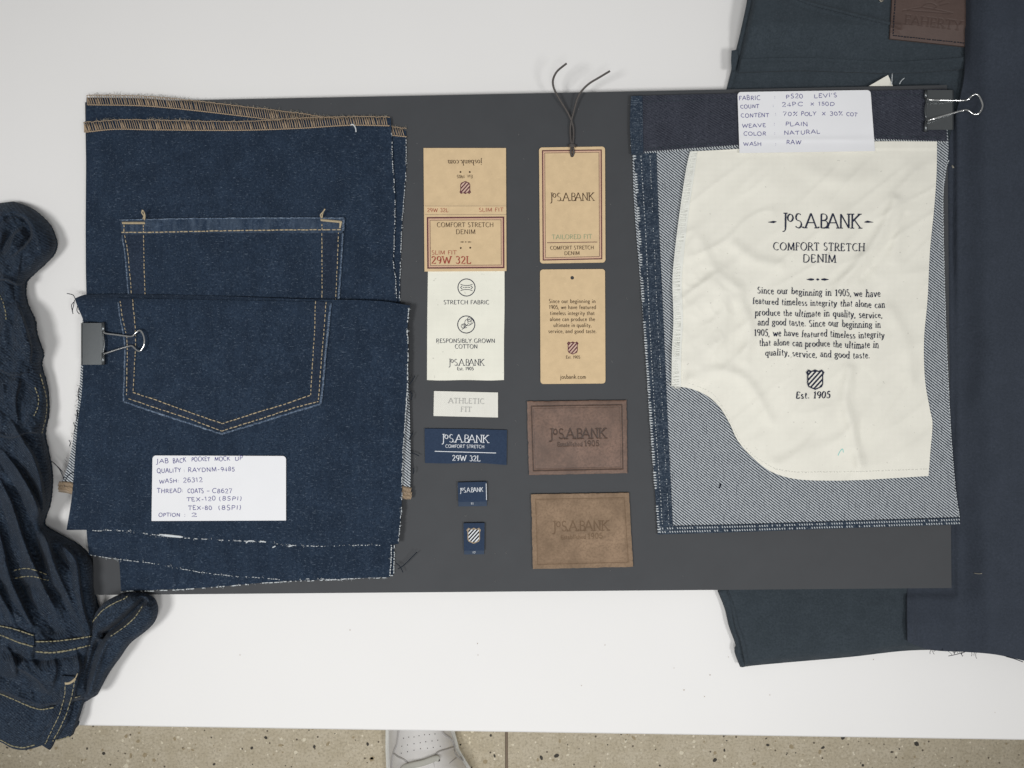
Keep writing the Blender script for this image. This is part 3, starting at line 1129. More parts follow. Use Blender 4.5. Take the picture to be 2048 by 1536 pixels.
pd = thing('denim_panel', 'front denim panel folded over, carrying the pointed pocket bottom and the handwritten note', 'denim swatch', 480, 850, .0095, GP)
panel('reverse_side', M['back'], pd, [(165, 640), (812, 640)], [(117, 979), (400, 985), (820, 990)],
      [(165, 640), (160, 760), (150, 850), (136, 930), (117, 979)], [(812, 640), (817, 760), (820, 850), (821, 940), (820, 990)], zE, .0008, 50, 34, label='pale twill reverse of the folded denim')
panel('fabric', M['denim'], pd, [(149, 597), (172, 589), (400, 591), (600, 598), (760, 602), (820, 611)],
      [(133, 1060), (180, 1060), (260, 1062), (310, 1070), (400, 1078), (520, 1084), (600, 1092), (700, 1091), (797, 1088)],
      [(149, 597), (157, 618), (167, 645), (166, 700), (166, 735), (163, 790), (156, 840), (151, 900), (144, 990), (133, 1060)],
      [(820, 611), (815, 650), (816, 700), (815, 780), (811, 830), (806, 900), (804, 960), (803, 1010), (800, 1050), (797, 1088)], zD, .0008, 110, 80)
for seg in ([(118, 967), (135, 968), (146, 970)], [(118, 974), (135, 976), (146, 978)], [(119, 979), (134, 981), (146, 984)], [(804, 976), (812, 978), (821, 980)], [(804, 984), (812, 986), (822, 988)], [(805, 992), (813, 994), (822, 994)]):
    mb = MB() if seg[0] == (118, 967) else mb
    for q in walk(seg, 2.6):
        mb.tube([W(q[0] - 1.5, q[1] + 4.5, zE(*q) + .0004), W(q[0], q[1], zE(*q) + .001), W(q[0] + 1.5, q[1] - 4.5, zE(*q) + .0004)], .0004, 4)
mb.build('overlock_stitching', M['thread_tan'], pd, kind='stuff')
raw_edge(pd, [(818, 616), (815, 650), (816, 700), (814, 780), (811, 830)], zD, .12, 1.6, 6)
raw_edge(pd, [(811, 830), (806, 900), (804, 960), (803, 1010), (800, 1050), (797, 1085)], zD, .3, 1.2, 5)
raw_edge(pd, [(185, 1061), (260, 1062), (310, 1070), (400, 1078), (520, 1084), (600, 1092), (700, 1091), (760, 1090)], zD, .5, 1.2, 5)
mb = MB()
for a in ([(318, 1070), (322, 1069), (345, 1072), (366, 1074)], [(492, 1086), (497, 1082), (508, 1082)], [(520, 1082), (532, 1084)], [(545, 1095), (551, 1092)], [(577, 1093), (585, 1091)]):
    mb.tube([W(x, y, zD(x, y) + .0003) for x, y in catmull(a, 3)], .0005, 5, .8)
mb.tube([W(x, y, zD(x, y) + .0004) for x, y in catmull([(325, 1070), (345, 1072), (366, 1074)], 4)], [.0003] + [.0010] * 4 + [.0009] * 3 + [.0003], 6, .4)
for a in ([(701, 250), (706, 249), (711, 256), (712, 264)],):
    mb.tube([W(x, y, zB(x, y) + .0010) for x, y in catmull(a, 3)], .0005, 5, .8)
mb.build('frayed_yarn', M['thread_white'], pd, kind='stuff')
mb = MB()
for a in ([(150, 596), (146, 590), (140, 588), (134, 587)], [(149, 600), (147, 612), (145, 620), (146, 628)], [(149, 603), (143, 610), (144, 618), (145, 624)], [(155, 612), (154, 622), (159, 628)], [(157, 618), (163, 626), (166, 632)],
          [(128, 958), (120, 940), (112, 930), (103, 922)], [(125, 944), (118, 936), (108, 926)], [(158, 775), (156, 790), (159, 802)], [(153, 820), (155, 832), (152, 842)], [(147, 845), (150, 855), (148, 864)], [(138, 880), (141, 886), (139, 892)], [(140, 972), (130, 966), (137, 950), (148, 944)], [(128, 966), (132, 978), (142, 984)],
          [(822, 905), (830, 908), (838, 912)], [(826, 935), (828, 942), (826, 948)], [(796, 1138), (808, 1130), (822, 1116), (834, 1104)], [(792, 1126), (800, 1133), (806, 1145)], [(818, 880), (822, 872), (826, 866)], [(822, 800), (824, 790), (820, 782)], [(818, 770), (824, 762), (830, 752)]):
    mb.tube([W(x, y, zE(x, y) + .0004 + .0004 * math.sin(i)) for i, (x, y) in enumerate(catmull(a, 3))], .00030, 4)
mb.build('frayed_yarn', M['thread_dark'], pd, kind='stuff')
mb = MB()
fuzz(mb, [(816, 620), (815, 780), (812, 830)], zE, 26, 3, 9, .0001, 0, 1.2, .9)
fuzz(mb, [(160, 770), (150, 860), (128, 950)], zE, 26, 3, 8, .00012, math.pi, .9, .9)
mb.build('frayed_fibre', M['thread_dark'], pd, kind='stuff')

zPD = lambda x, y: zD(x, y) + .0011 + .0003 * nz(x, y, .03, 92)
pk2 = panel('pocket', M['denim'], pd, [(234, 596), (450, 600), (663, 604)], [(248, 804), (300, 822), (380, 848), (443, 868), (520, 845), (590, 823), (641, 808)],
            [(234, 596), (241, 640), (249, 680), (249, 740), (247, 790), (248, 804)], [(663, 604), (658, 640), (652, 700), (645, 770), (641, 808)], zPD, .0008, 80, 44, False)
zm2 = lambda x, y: zPD(x, y) + .00035
panel('seam_margin', M['denim_margin'], pk2, [(240, 598), (265, 598)], [(253, 796), (266, 785)], [(240, 598), (246, 640), (254, 680), (254, 740), (253, 796)], [(265, 598), (268, 630), (271, 670), (269, 730), (266, 785)], zm2, .0003, 8, 40)
panel('seam_margin', M['denim_margin'], pk2, [(631, 602), (652, 604)], [(621, 790), (637, 803)], [(631, 602), (629, 660), (625, 730), (621, 790)], [(652, 604), (648, 660), (642, 730), (637, 803)], zm2, .0003, 8, 40)
panel('seam_margin', M['denim_margin'], pk2, [(266, 785), (310, 799), (380, 825), (445, 847)], [(257, 797), (300, 812), (380, 838), (443, 862)], [(266, 785), (257, 797)], [(445, 847), (443, 862)], zm2, .0003, 40, 6)
panel('seam_margin', M['denim_margin'], pk2, [(445, 847), (520, 823), (580, 805), (621, 790)], [(443, 862), (520, 838), (590, 815), (637, 803)], [(445, 847), (443, 862)], [(621, 790), (637, 803)], zm2, .0003, 40, 6)
worn_edge(pk2, [(236, 605), (241, 640), (249, 680), (249, 740), (247, 790), (248, 803)], zPD, 1.7)
worn_edge(pk2, [(248, 803), (300, 821), (380, 847), (443, 868)], zPD, 2.2)
worn_edge(pk2, [(443, 868), (520, 845), (590, 823), (641, 808)], zPD, 2.2)
worn_edge(pk2, [(662, 606), (658, 640), (652, 700), (646, 770), (641, 808)], zPD, 2.4)
mb = MB()
for p in ([(240, 602), (246, 640), (254, 680), (254, 740), (253, 790)], [(265, 598), (268, 630), (271, 670), (269, 730), (266, 785)],
          [(631, 602), (629, 660), (625, 730), (621, 790)], [(652, 604), (648, 660), (642, 730), (637, 800)]):
    stitches(mb, catmull(p), zPD, 6, 2.6, .95, lift_z=.0005)
for p in ([(266, 785), (310, 799), (380, 825), (445, 847)], [(445, 847), (520, 823), (580, 805), (621, 790)],
          [(257, 797), (300, 812), (380, 838), (443, 862)], [(443, 862), (520, 838), (590, 815), (637, 803)]):
    stitches(mb, p, zPD, 7, 2, 1.1, lift_z=.0005)
mb.build('stitching', M['thread'], pk2, kind='stuff')


# ------------------------------------------------------------------ handwritten notes
def note(label, c, zf, words, px, py, z):
    t = thing('handwritten_note', label, 'note', px, py, z, 'handwritten notes on the samples')
    card('paper', M['paper'], t, c, zf, .00025, 7, corners=(1, 1, 0, 0))
    rows = []
    for wd in words:
        if rows and abs(rows[-1][-1][1][1] - wd[1][1]) < 6:
            rows[-1].append(wd)
        else:
            rows.append([wd])
    for row in rows:
        mb = MB()
        for s, a, b, cap in row:
            write(mb, s, a, b, cap, zf, .00015, style='hand', bold=1.0)
        mb.build('handwriting', M['ink_pen'], t, smooth=False)
    return t


zN1 = lambda x, y: zD(x, y) + .0012 + .0004 * max(0, (y - 1000) / 42) * (.5 + nz(x, 0, .05, 4)) + .00008 * nz(x, y, .03, 2)
note('white handwritten note on the folded denim panel listing quality, wash and thread', ((305, 911), (572, 912), (572, 1041), (303, 1042)), zN1, [
    ('JAB', (313, 927), (337, 926), 9), ('BACK', (346, 926), (372, 924), 9), ('POCKET', (383, 923), (420, 922), 8), ('MOCK', (429, 922), (460, 921), 7.5), ('UP', (470, 921), (485, 920), 8),
    ('QUALITY', (314, 946), (362, 944), 8.5), (':', (367, 944), (370, 944), 8), ('RAYDNM-9485', (376, 944), (469, 942), 8.5),
    ('WASH:', (318, 967), (358, 965), 8), ('26312', (366, 965), (405, 964), 9),
    ('THREAD:', (314, 986), (366, 985), 8.5), ('COATS', (375, 986), (407, 986), 8.5), ('-', (413, 985), (420, 985), 8), ('C8627', (424, 986), (464, 986), 8.5),
    ('TEX-120', (373, 1003), (431, 1001), 8), ('(8SPI)', (438, 1001), (483, 1001), 8.5),
    ('TEX-80', (376, 1020), (424, 1019), 8), ('(8SPI)', (437, 1020), (482, 1019), 9),
    ('OPTION', (317, 1033), (360, 1033), 7), (':', (368, 1033), (371, 1033), 8), ('2', (382, 1033), (394, 1033), 8)], 438, 976, .0135)


# ------------------------------------------------------------------ paper and woven labels
GT = 'paper tags on the board'
zK = on(.0014, .00008, .02, 30)
t = thing('kraft_ticket', 'tan folded card ticket with maroon frame and red size print, above the white cotton label', 'tag', 930, 420, .0095, GT)
quad('card', M['kraft'], t, ((847, 296), (1012, 296), (1013, 542), (849, 543)), lambda x, y: zK(x, y) + .0004 * math.exp(-((y - 412) / 4) ** 2) - .0001 * math.exp(-((y - 430) / 2) ** 2), .0005, 20, 90)
zK1 = lambda x, y: zK(x, y) + .0004 * math.exp(-((y - 412) / 4) ** 2)
put(t, M['ink_brown'], 'josbank.com', (964, 320), (896, 320.5), 10, zK1)
put(t, M['ink_brown'], 'Est. 1905', (945, 350), (914, 350), 6.2, zK1, bold=1.1)
put(t, M['ink_brown'], 'COMFORT STRETCH', (874, 454), (987, 454), 9, zK1)
put(t, M['ink_brown'], 'DENIM', (912, 468), (951, 468), 9, zK1)
mb = MB()
ornament(mb, 920, 943, 484, 2.2, zK1)
mb.build('printed_ornament', M['ink_brown'], t, smooth=False)
for c in ((921, 344), (939.5, 344), (921.5, 496), (940.5, 495.5)):
    mb = MB()
    disc(mb, c, 1.9, zK1)
    mb.build('printed_dot', M['ink_brown'], t, smooth=False)
put(t, M['ink_red'], '29W 32L', (854.5, 424), (896.5, 424), 7.5, zK1)
put(t, M['ink_red'], 'SLIM FIT', (958, 423.5), (1007, 423), 7.5, zK1)
put(t, M['ink_red'], 'SLIM FIT', (863.5, 509), (913, 509), 8, zK1)
put(t, M['ink_red'], '29W 32L', (863, 527), (942, 527), 14, zK1, bold=1.25)
mb = MB()
fr = lambda i: [(855 + i, 435.5 + i), (1007 - i, 434.5 + i), (1007.5 - i, 535 - i), (856 + i, 536 - i)]
line(mb, fr(0), 2.8, zK1, closed=True)
line(mb, fr(5), .9, zK1, closed=True)
mb.build('printed_frame', M['ink_maroon'], t, smooth=False)
mb = MB()
line(mb, fr(2.7), 2.0, zK1, .00008, closed=True)
mb.build('printed_frame', M['ink_pink'], t, smooth=False)
mb = MB()
line(mb, [(850, 412), (1012, 412)], .8, lambda x, y: zK1(x, y) + .00005)
line(mb, [(850, 429), (1012, 429)], .8, lambda x, y: zK1(x, y) + .00005)
mb.build('crease', M['ink_tan'], t, smooth=False)
shield(t, (930.5, 375), 23, 26, zK1, M['ink_maroon'], M['crest_pale'], M['ink_maroon'], flip=True, nbars=3, bw=.072)

zL = on(.0008, .00012, .03, 33)
t = thing('cotton_label', 'white cotton label with two round icons, tucked under the tan folded ticket', 'label', 932, 650, .009, GT)
panel('fabric', M['label_white'], t, [(856, 538), (1009, 538)], [(854, 760), (880, 761), (930, 760), (980, 761), (1008, 760)], [(856, 538), (855, 600), (854.5, 640), (854, 760)], [(1009, 538), (1009, 620), (1008, 680), (1008, 760)], zL, .0005, 40, 50)
put(t, M['ink_navy'], 'STRETCH FABRIC', (887.5, 608.5), (978.5, 608.5), 8, zL, bold=1.15)
put(t, M['ink_navy'], 'RESPONSIBLY GROWN', (872.5, 685.5), (990, 685.5), 8, zL, bold=1.15)
put(t, M['ink_navy'], 'COTTON', (910, 697), (955, 697), 8, zL, bold=1.15)
put(t, M['ink_navy'], '@logo', (897.5, 731), (968, 731), 12.5, zL)
put(t, M['ink_navy'], 'Est. 1905', (914.5, 740.3), (947, 740.3), 6.2, zL, bold=1.4)
mb = MB()
disc(mb, (933, 575), 18, zL, n=40, r2=16.2)
disc(mb, (932.5, 649), 18, zL, n=40, r2=16.2)
line(mb, catmull([(921, 568.5), (927, 570.5), (933, 571), (939, 570.5), (945, 568.5)]), 1.2, zL)
line(mb, catmull([(921, 581.5), (927, 579.5), (933, 579), (939, 579.5), (945, 581.5)]), 1.2, zL)
for s in (-1, 1):
    line(mb, [(933 + s * 8.5, 571.8), (933 + s * 12, 575), (933 + s * 8.5, 578.2)], 1.6, zL)
stitches(mb, [(926, 575), (940, 575)], zL, 2, 1, .8, 0.1, .0001)
for c, r in (((936, 645), 7), ((941, 643), 6), ((939, 639), 5), ((926, 652), 4.3), ((928, 650), 3)):
    disc(mb, c, r, zL, n=20, r2=r - 1.0)
line(mb, [(924, 659), (930, 654), (936, 648)], 1.2, zL)
line(mb, [(926, 657), (934, 655)], 1.0, zL)
mb.build('printed_ornament', M['ink_navy'], t, smooth=False)

# hang tags
GH = 'tan hang tags on the board'
zT = on(.0014, .00008, .02, 41)
t = thing('hang_tag', 'tan hang tag with dark cord looped through its hole and green fit lettering', 'hang tag', 1144, 410, .011, GH)
card('card', M['kraft'], t, ((1078, 295), (1210, 293), (1211, 525), (1080, 527)), zT, .0007, 6, hole=(1144, 311, 3.4))
mb = MB()
fr = lambda i: [(1085 + i, 301.5 + i), (1202.5 - i, 300 + i), (1203.5 - i, 517.5 - i), (1086.5 + i, 520 - i)]
line(mb, fr(0), 2.2, zT, closed=True)
line(mb, fr(4.5), .9, zT, closed=True)
line(mb, [(1094, 485.5), (1194.5, 484)], 1.3, zT)
mb.build('printed_frame', M['ink_maroon'], t, smooth=False)
mb = MB()
line(mb, fr(2.4), 1.8, zT, .00008, closed=True)
mb.build('printed_frame', M['ink_pink'], t, smooth=False)
put(t, M['ink_brown'], '@logo', (1100.5, 402), (1188, 401), 15.5, zT)
put(t, M['ink_brown'], 'COMFORT STRETCH', (1100.5, 499.5), (1187.5, 498.5), 7.2, zT, bold=1.1)
put(t, M['ink_brown'], 'DENIM', (1129, 510), (1159.5, 509.5), 7.2, zT, bold=1.1)
put(t, M['ink_green'], 'TAILORED FIT', (1104, 478.5), (1184, 477.5), 9, zT, bold=1.1)
b0 = BZ(1144)
for nm, pts in (('cord', [(1143, 312, .0012), (1141.5, 303, .0032), (1143, 293, .0026), (1141, 272, .0022), (1141, 252, .0026), (1147, 225, .004), (1158, 190, .007), (1176, 169, .010), (1200, 154, .013), (1220, 142, .016)]),
                ('cord', [(1146, 312, .0010), (1147.5, 303, .0030), (1145.5, 293, .0024), (1147, 272, .0022), (1146, 252, .0026), (1137, 228, .0035), (1120, 200, .006), (1108, 177, .009), (1106, 160, .012), (1114, 143, .016), (1133, 127, .021)])):
    mb = MB()
    p3 = [np.array(q, float) for q in pts]
    cp = catmull([q for q in p3], 5)
    mb.tube([W(q[0], q[1], b0 + q[2]) for q in cp], .00075, 8)
    mb.build(nm, M['cord'], t)
mb = MB()
for dy in (0, 2.4):
    mb.tube([W(1137.5, 290.5 + dy, b0 + .0018), W(1140, 290 + dy, b0 + .0036), W(1144.5, 289.5 + dy, b0 + .0042), W(1149, 290 + dy, b0 + .0036), W(1151.5, 291 + dy, b0 + .0018)], .00065, 7)
mb.build('knot', M['cord'], t)

zT2 = on(.0013, .00006, .02, 44)
t = thing('hang_tag', 'plain tan hang tag with an empty punched hole and a paragraph of small print', 'hang tag', 1145, 653, .011, GH)
card('card', M['kraft'], t, ((1080, 539), (1210, 538), (1211, 767), (1081, 768)), zT2, .0007, 6, hole=(1144.5, 555.5, 3.6))
for s, x0, x1, y in (('Since our beginning in', 1098, 1191, 606), ('1905, we have featured', 1098, 1192, 618), ('timeless integrity that', 1100, 1189, 630), ('alone can produce the', 1100, 1190, 642), ('ultimate in quality,', 1107, 1183, 654), ('service, and good taste.', 1097, 1193, 666)):
    put(t, M['ink_brown'], s, (x0, y), (x1, y), 7.6, zT2, bold=1.05)
put(t, M['ink_brown'], 'Est. 1905', (1132, 717), (1160, 717), 5.6, zT2, bold=1.2)
put(t, M['ink_brown'], 'josbank.com', (1120.5, 757.5), (1172, 757.5), 8, zT2, bold=1.05)
shield(t, (1145.5, 696), 23, 26, zT2, M['ink_maroon'], M['crest_pale'], M['ink_maroon'], nbars=3, bw=.072)

GW = 'woven labels on the board'
zw = on(.0012, .0001, .03, 50)
t = thing('woven_label', 'small white woven label with pale grey capitals, between the cotton label and the navy label', 'label', 932, 808, .0095, GW)
quad('fabric', M['label_twill'], t, ((868, 782), (996, 785), (996, 835), (867, 832)), zw, .0006)
put(t, M['ink_grey'], 'ATHLETIC', (897, 806), (969, 807.5), 10, zw, bold=1.2)
put(t, M['ink_grey'], 'FIT', (921.5, 823), (943.5, 823.5), 9.5, zw, bold=1.2)

zw2 = on(.0016, .0002, .03, 52)
t = thing('woven_label', 'wide navy woven label with white logo, rule and size', 'label', 931, 893, .0095, GW)
panel('fabric', M['woven_navy'], t, [(849, 857), (930, 858), (1014, 860)], [(850, 926), (900, 927), (940, 925), (1013, 930)], [(849, 857), (850, 926)], [(1014, 860), (1013, 930)], zw2, .0012, 40, 20)
put(t, M['ink_white'], '@logo', (883.5, 884), (977, 885.5), 15, zw2, bold=.95)
put(t, M['ink_white'], 'COMFORT STRETCH', (891, 895.2), (968.5, 896.5), 6.2, zw2, bold=1.0)
put(t, M['ink_white'], '29W 32L', (904.5, 921), (960.5, 922.3), 10.5, zw2, bold=1.0)
mb = MB()
line(mb, [(869.5, 902.5), (992, 906)], 1.4, zw2)
mb.build('printed_ornament', M['ink_white'], t, smooth=False)

zw3 = on(.0026, .0001, .03, 54)
t = thing('woven_label', 'small folded navy woven label with white logo, below the wide navy label', 'label', 944, 988, .0095, GW)
quad('fabric', M['woven_navy'], t, ((915.5, 965), (973, 963.5), (974, 1003), (916.5, 1004)), zw3, .0026, 16, 12)
quad('fold', M['woven_lip'], t, ((916.5, 1003), (974, 1002), (973.5, 1012), (917, 1013)), lambda x, y: zw3(x, y) - .0016, .001, 16, 6)
put(t, M['ink_white'], '@logo', (920, 985), (966.5, 983.5), 9, zw3, bold=1.0)
put(t, M['ink_white'], '11', (941.5, 1009), (947, 1009), 4, lambda x, y: zw3(x, y) - .0016, bold=1.2)
mb = MB()
line(mb, [(972.3, 967), (973, 1000)], 1.2, zw3)
mb.build('printed_ornament', M['ink_white'], t, smooth=False)

t = thing('woven_label', 'tiny navy woven label with a striped shield crest, lowest in its column', 'label', 948, 1077, .0095, GW)
quad('fabric', M['woven_navy'], t, ((927, 1046.5), (969, 1046), (968.5, 1101), (928, 1101.5)), zw3, .0026, 14, 16)
quad('fold', M['woven_lip'], t, ((928, 1100.5), (968.5, 1100), (968, 1108.5), (928.5, 1109)), lambda x, y: zw3(x, y) - .0016, .001, 14, 6)
shield(t, (947.5, 1071.5), 29, 32, zw3, M['ink_tan'], M['ink_white'], M['ink_black'])
put(t, M['ink_white'], '17', (945, 1107), (951, 1107), 4, lambda x, y: zw3(x, y) - .0016, bold=1.2)


# ------------------------------------------------------------------ leather patches
def patch(name, label, mat, c, zf, lines_, words, depth, burn, px, py, thick, step=.8, wob=.7, group='leather patches on the board'):
    t = thing(name, label, 'leather patch', px, py, .011, group)
    tl, tr, br, bl = [np.array(p, float) for p in c]
    nu, nv = int(np.linalg.norm(tr - tl) / step), int(np.linalg.norm(bl - tl) / step)

    def rough(a, b, n=26):
        p = resample([a, b], n)
        p[1:-1] += rng.normal(0, wob * .45, (n - 2, 2))
        return p
    P = coons(rough(tl, tr), rough(bl, br), rough(tl, bl), rough(tr, br), nu, nv, False)
    X, Y = P[..., 0], P[..., 1]
    e = np.zeros(X.shape)

    def carve(q, wd, amt=1.0):
        nonlocal e
        q = np.asarray(q, float)
        x0, x1, y0, y1 = q[:, 0].min() - 4, q[:, 0].max() + 4, q[:, 1].min() - 4, q[:, 1].max() + 4
        m = (X > x0) & (X < x1) & (Y > y0) & (Y < y1)
        if not m.any():
            return
        d = seg_dist(X[m], Y[m], [q])
        e[m] = np.maximum(e[m], amt * np.clip((wd / 2 + .7 - d) / 1.0, 0, 1))
    for q, wd, amt in lines_:
        carve(q, wd, amt)
    for s, a, b, cap, bold in words:
        for q, wd in letters(s, a, b, cap, bold=bold):
            carve(q, float(np.mean(wd)), 1.0)
    edge = np.minimum.reduce([np.arange(nu)[None, :] + np.zeros((nv, 1)), (nu - 1 - np.arange(nu))[None, :] + np.zeros((nv, 1)),
                              np.arange(nv)[:, None] + np.zeros((1, nu)), (nv - 1 - np.arange(nv))[:, None] + np.zeros((1, nu))])
    Gd = np.zeros(P.shape[:2] + (3,))
    for j in range(nv):
        for i in range(nu):
            x, y = P[j, i]
            z = zf(x, y) - depth * e[j, i] - .0002 * math.exp(-edge[j, i] / 1.5)
            Gd[j, i] = W(x, y, z)
    mb = MB()
    sheet(mb, Gd, thick)
    at = np.zeros(len(mb.v))
    at[:nu * nv] = (e * burn).reshape(-1)
    mb.attr = at
    mb.build('hide', mat, t)
    return t


def inset(c, d):
    tl, tr, br, bl = [np.array(p, float) for p in c]
    ctr = (tl + tr + br + bl) / 4
    r = []
    for p in (tl, tr, br, bl):
        r.append(p + np.sign(ctr - p) * d)
    return r + [r[0]]


c1 = ((1054, 803), (1253, 800), (1255, 946.5), (1058, 950))
patch('leather_patch', 'dark brown leather patch with crisply pressed logo and double frame', M['leather'], c1, on(.0022, .00025, .02, 60),
      [(inset(c1, 9), 1.6, 1.0), (inset(c1, 13), .6, .55)],
      [('@logo', (1100, 877), (1212, 875.5), 19, .8), ('Established', (1115, 892), (1165, 891.6), 7.5, .85), ('1905', (1169, 891.5), (1198, 891), 10, 1.0)], .00035, .8, 1155, 875, .0018)
c2 = ((1062, 989), (1258, 985.5), (1266, 1133.5), (1066, 1138))
patch('leather_patch', 'light tan suede patch with faintly pressed logo, under the dark brown patch', M['suede'], c2, on(.0024, .00025, .02, 63),
      [(inset(c2, 9.5), 1.4, .75), (inset(c2, 12.5), .6, .35)],
      [('@logo', (1106, 1062), (1217, 1060), 19, .7), ('Established', (1122, 1078), (1172, 1077), 7.5, .75), ('1905', (1176, 1077), (1205, 1076), 10, .9)], .00040, .65, 1162, 1062, .002)

# ------------------------------------------------------------------ pocket bag sample on the right
ps = thing('pocket_sample', 'denim pocket sample with printed cream cotton pocket bag and dark waistband on the board', 'fabric sample', 1590, 660, .0125)
zR = on(.0013, .0002, .01, 70)
panel('fabric', M['back'], ps, [(1264, 250), (1500, 240), (1893, 235)], [(1316, 1055), (1480, 1050), (1700, 1043), (1920, 1036)],
      [(1264, 250), (1268, 400), (1285, 620), (1300, 850), (1316, 1055)], [(1893, 235), (1897, 300), (1892, 345), (1886, 400), (1890, 600), (1898, 800), (1904, 900), (1912, 990), (1920, 1036)], zR, .0009, 60, 70, label='pale grey twill reverse of the denim')
zS = lambda x, y: zR(x, y) + .0009
panel('selvedge', M['denim_selv'], ps, [(1267, 296), (1313, 300)], [(1315, 1062), (1346, 1054)], [(1267, 296), (1277, 440), (1286, 620), (1302, 850), (1315, 1062)],
      [(1313, 300), (1318, 450), (1326, 620), (1336, 850), (1346, 1054)], zS, .0007, 14, 70)
panel('bottom_hem', M['denim_selv'], ps, [(1318, 1053), (1480, 1049), (1700, 1042), (1920, 1035)], [(1315, 1069), (1480, 1064), (1700, 1056), (1919, 1049)], [(1318, 1053), (1315, 1069)], [(1920, 1035), (1919, 1049)], lambda x, y: zR(x, y) + .0011, .0009, 70, 6)
mb = MB()
pth = walk(catmull([(1269, 312), (1275, 400), (1284, 560), (1291, 680), (1298, 780), (1308, 930), (1318, 1064)]), 5.2)
for x, y in pth:
    if nz(x, y, .03, 5) > -.25:
        L = random.uniform(3, 6.5)
        mb.tube([W(x - L * .5, y + random.uniform(-1, 1), zS(x, y) + .0001), W(x, y, zS(x, y) + .0004), W(x + L * .5, y, zS(x, y) + .0001)], .00055 * random.uniform(.7, 1.1), 5)
stitches(mb, catmull([(1282, 312), (1292, 480), (1298, 620), (1308, 800), (1325, 1050)]), zS, 2.2, 4.2, .8, .3)
stitches(mb, catmull([(1300, 312), (1308, 480), (1314, 620), (1324, 800), (1338, 1050)]), zS, 1.6, 4.4, .6, .5, drop=.3)
for off in (4, 11):
    p = walk([(1320, 1053 + off), (1480, 1049 + off), (1700, 1042 + off), (1918, 1035 + off)], 5)
    for x, y in p:
        if random.random() < .85:
            mb.tube([W(x - .6, y - 1.6, zS(x, y) + .0004), W(x + 1.0, y + 1.6, zS(x, y) + .0004)], .0004, 4)
stitches(mb, catmull([(1898, 320), (1889, 345), (1886, 400), (1890, 600), (1898, 800), (1904, 900), (1912, 990), (1919, 1034)]), zR, 3, 2.4, .9, .3)
mb.build('stitching', M['thread_white'], ps, kind='stuff')


def zWb(x, y):
    return BZ(x) + .0030 + .0005 * math.exp(-((y - (196 - (x - 1262) * .02)) / 5) ** 2) + .0002 * nz(x, y, .02, 77)


panel('waistband', M['denim_band'], ps, [(1263, 192), (1400, 188), (1600, 184), (1892, 178)], [(1264, 307), (1380, 298), (1480, 291), (1600, 285), (1750, 279), (1894, 284)],
      [(1263, 192), (1262, 250), (1264, 307)], [(1892, 178), (1894, 284)], zWb, .0016, 70, 20)
mb = MB()
stitches(mb, [(1290, 203), (1500, 197), (1845, 189)], zWb, 6, 3, 1.0)
stitches(mb, [(1290, 232), (1460, 226)], zWb, 2, 4, .6, drop=.3)
stitches(mb, [(1270, 300), (1380, 290), (1480, 283), (1750, 271), (1880, 275)], zWb, 6, 3, 1.0)
mb.build('stitching', M['thread_char'], ps, kind='stuff')
mb = MB()
for x, y in walk([(1266, 307), (1380, 298.5), (1480, 291.5), (1600, 285.5), (1750, 279.5), (1893, 284.5)], 5):
    mb.tube([W(x - 1.4, y - 2, zWb(x, y) + .0003), W(x + 1.4, y + 1.4, zWb(x, y) + .0001)], .00034, 4)
stitches(mb, [(1262, 215), (1262, 300)], zWb, 2, 14, .8, .5)
mb.build('stitching', M['thread_white'], ps, kind='stuff')
panel('side_fold', M['denim_selv'], ps, [(1262, 192), (1285, 191)], [(1263, 309), (1287, 307)], [(1262, 192), (1260, 250), (1263, 309)], [(1285, 191), (1287, 307)], lambda x, y: zWb(x, y) + .0007, .0008, 8, 24)


def bag_field(X, Y):
    a = vnoise(X, Y, .0085, 90)
    U, V = X * .80 - Y * .60, X * .60 + Y * .80
    b = vnoise(U * .30 + 14 * vnoise(X, Y, .008, 14), V, .020, 93)
    cc = vnoise(X, Y, .03, 97)
    left = np.exp(-((X - 1410) / 70.0) ** 2 - ((Y - 620) / 130.0) ** 2)
    z = .0006 * a + (.0007 + .0010 * left) * (1 - np.abs(b) * 3.4).clip(0, 1) ** 1.5 + .0005 * left * (1 - np.abs(cc) * 2.6).clip(0, 1) ** 2
    for pts, wd, amp in (
            ([(1790, 400), (1760, 470), (1715, 530), (1665, 590)], 11, .0016), ([(1810, 430), (1770, 500), (1725, 555)], 7, -.0008),
            ([(1470, 490), (1510, 520), (1560, 530)], 12, .0010), ([(1400, 480), (1430, 540), (1480, 580)], 12, .0009), ([(1480, 600), (1500, 660), (1490, 720)], 12, .0012),
            ([(1420, 560), (1450, 600), (1440, 680), (1400, 730)], 14, .0010), ([(1700, 740), (1690, 800), (1705, 860), (1720, 930)], 12, .0016), ([(1730, 760), (1735, 830), (1722, 900)], 16, -.0010),
            ([(1560, 930), (1620, 900), (1680, 880)], 14, .0008), ([(1780, 620), (1810, 680), (1820, 760)], 14, .0009), ([(1600, 330), (1680, 360), (1740, 350)], 18, .0009),
            ([(1830, 340), (1800, 420), (1790, 520)], 14, .0009), ([(1560, 690), (1620, 700), (1700, 690)], 12, .0008), ([(1380, 760), (1430, 740), (1490, 760), (1540, 840)], 12, .0012)):
        z += 1.25 * ridge(X, Y, pts, wd, amp)
    z += .0005
    z *= 1 - .8 * np.exp(-((X - 1630) / 28.0) ** 2 - ((Y - 760) / 30.0) ** 2)
    ed = np.clip((Y - 296) / 70, .12, 1)
    return np.maximum(1.35 * z * ed, 0)


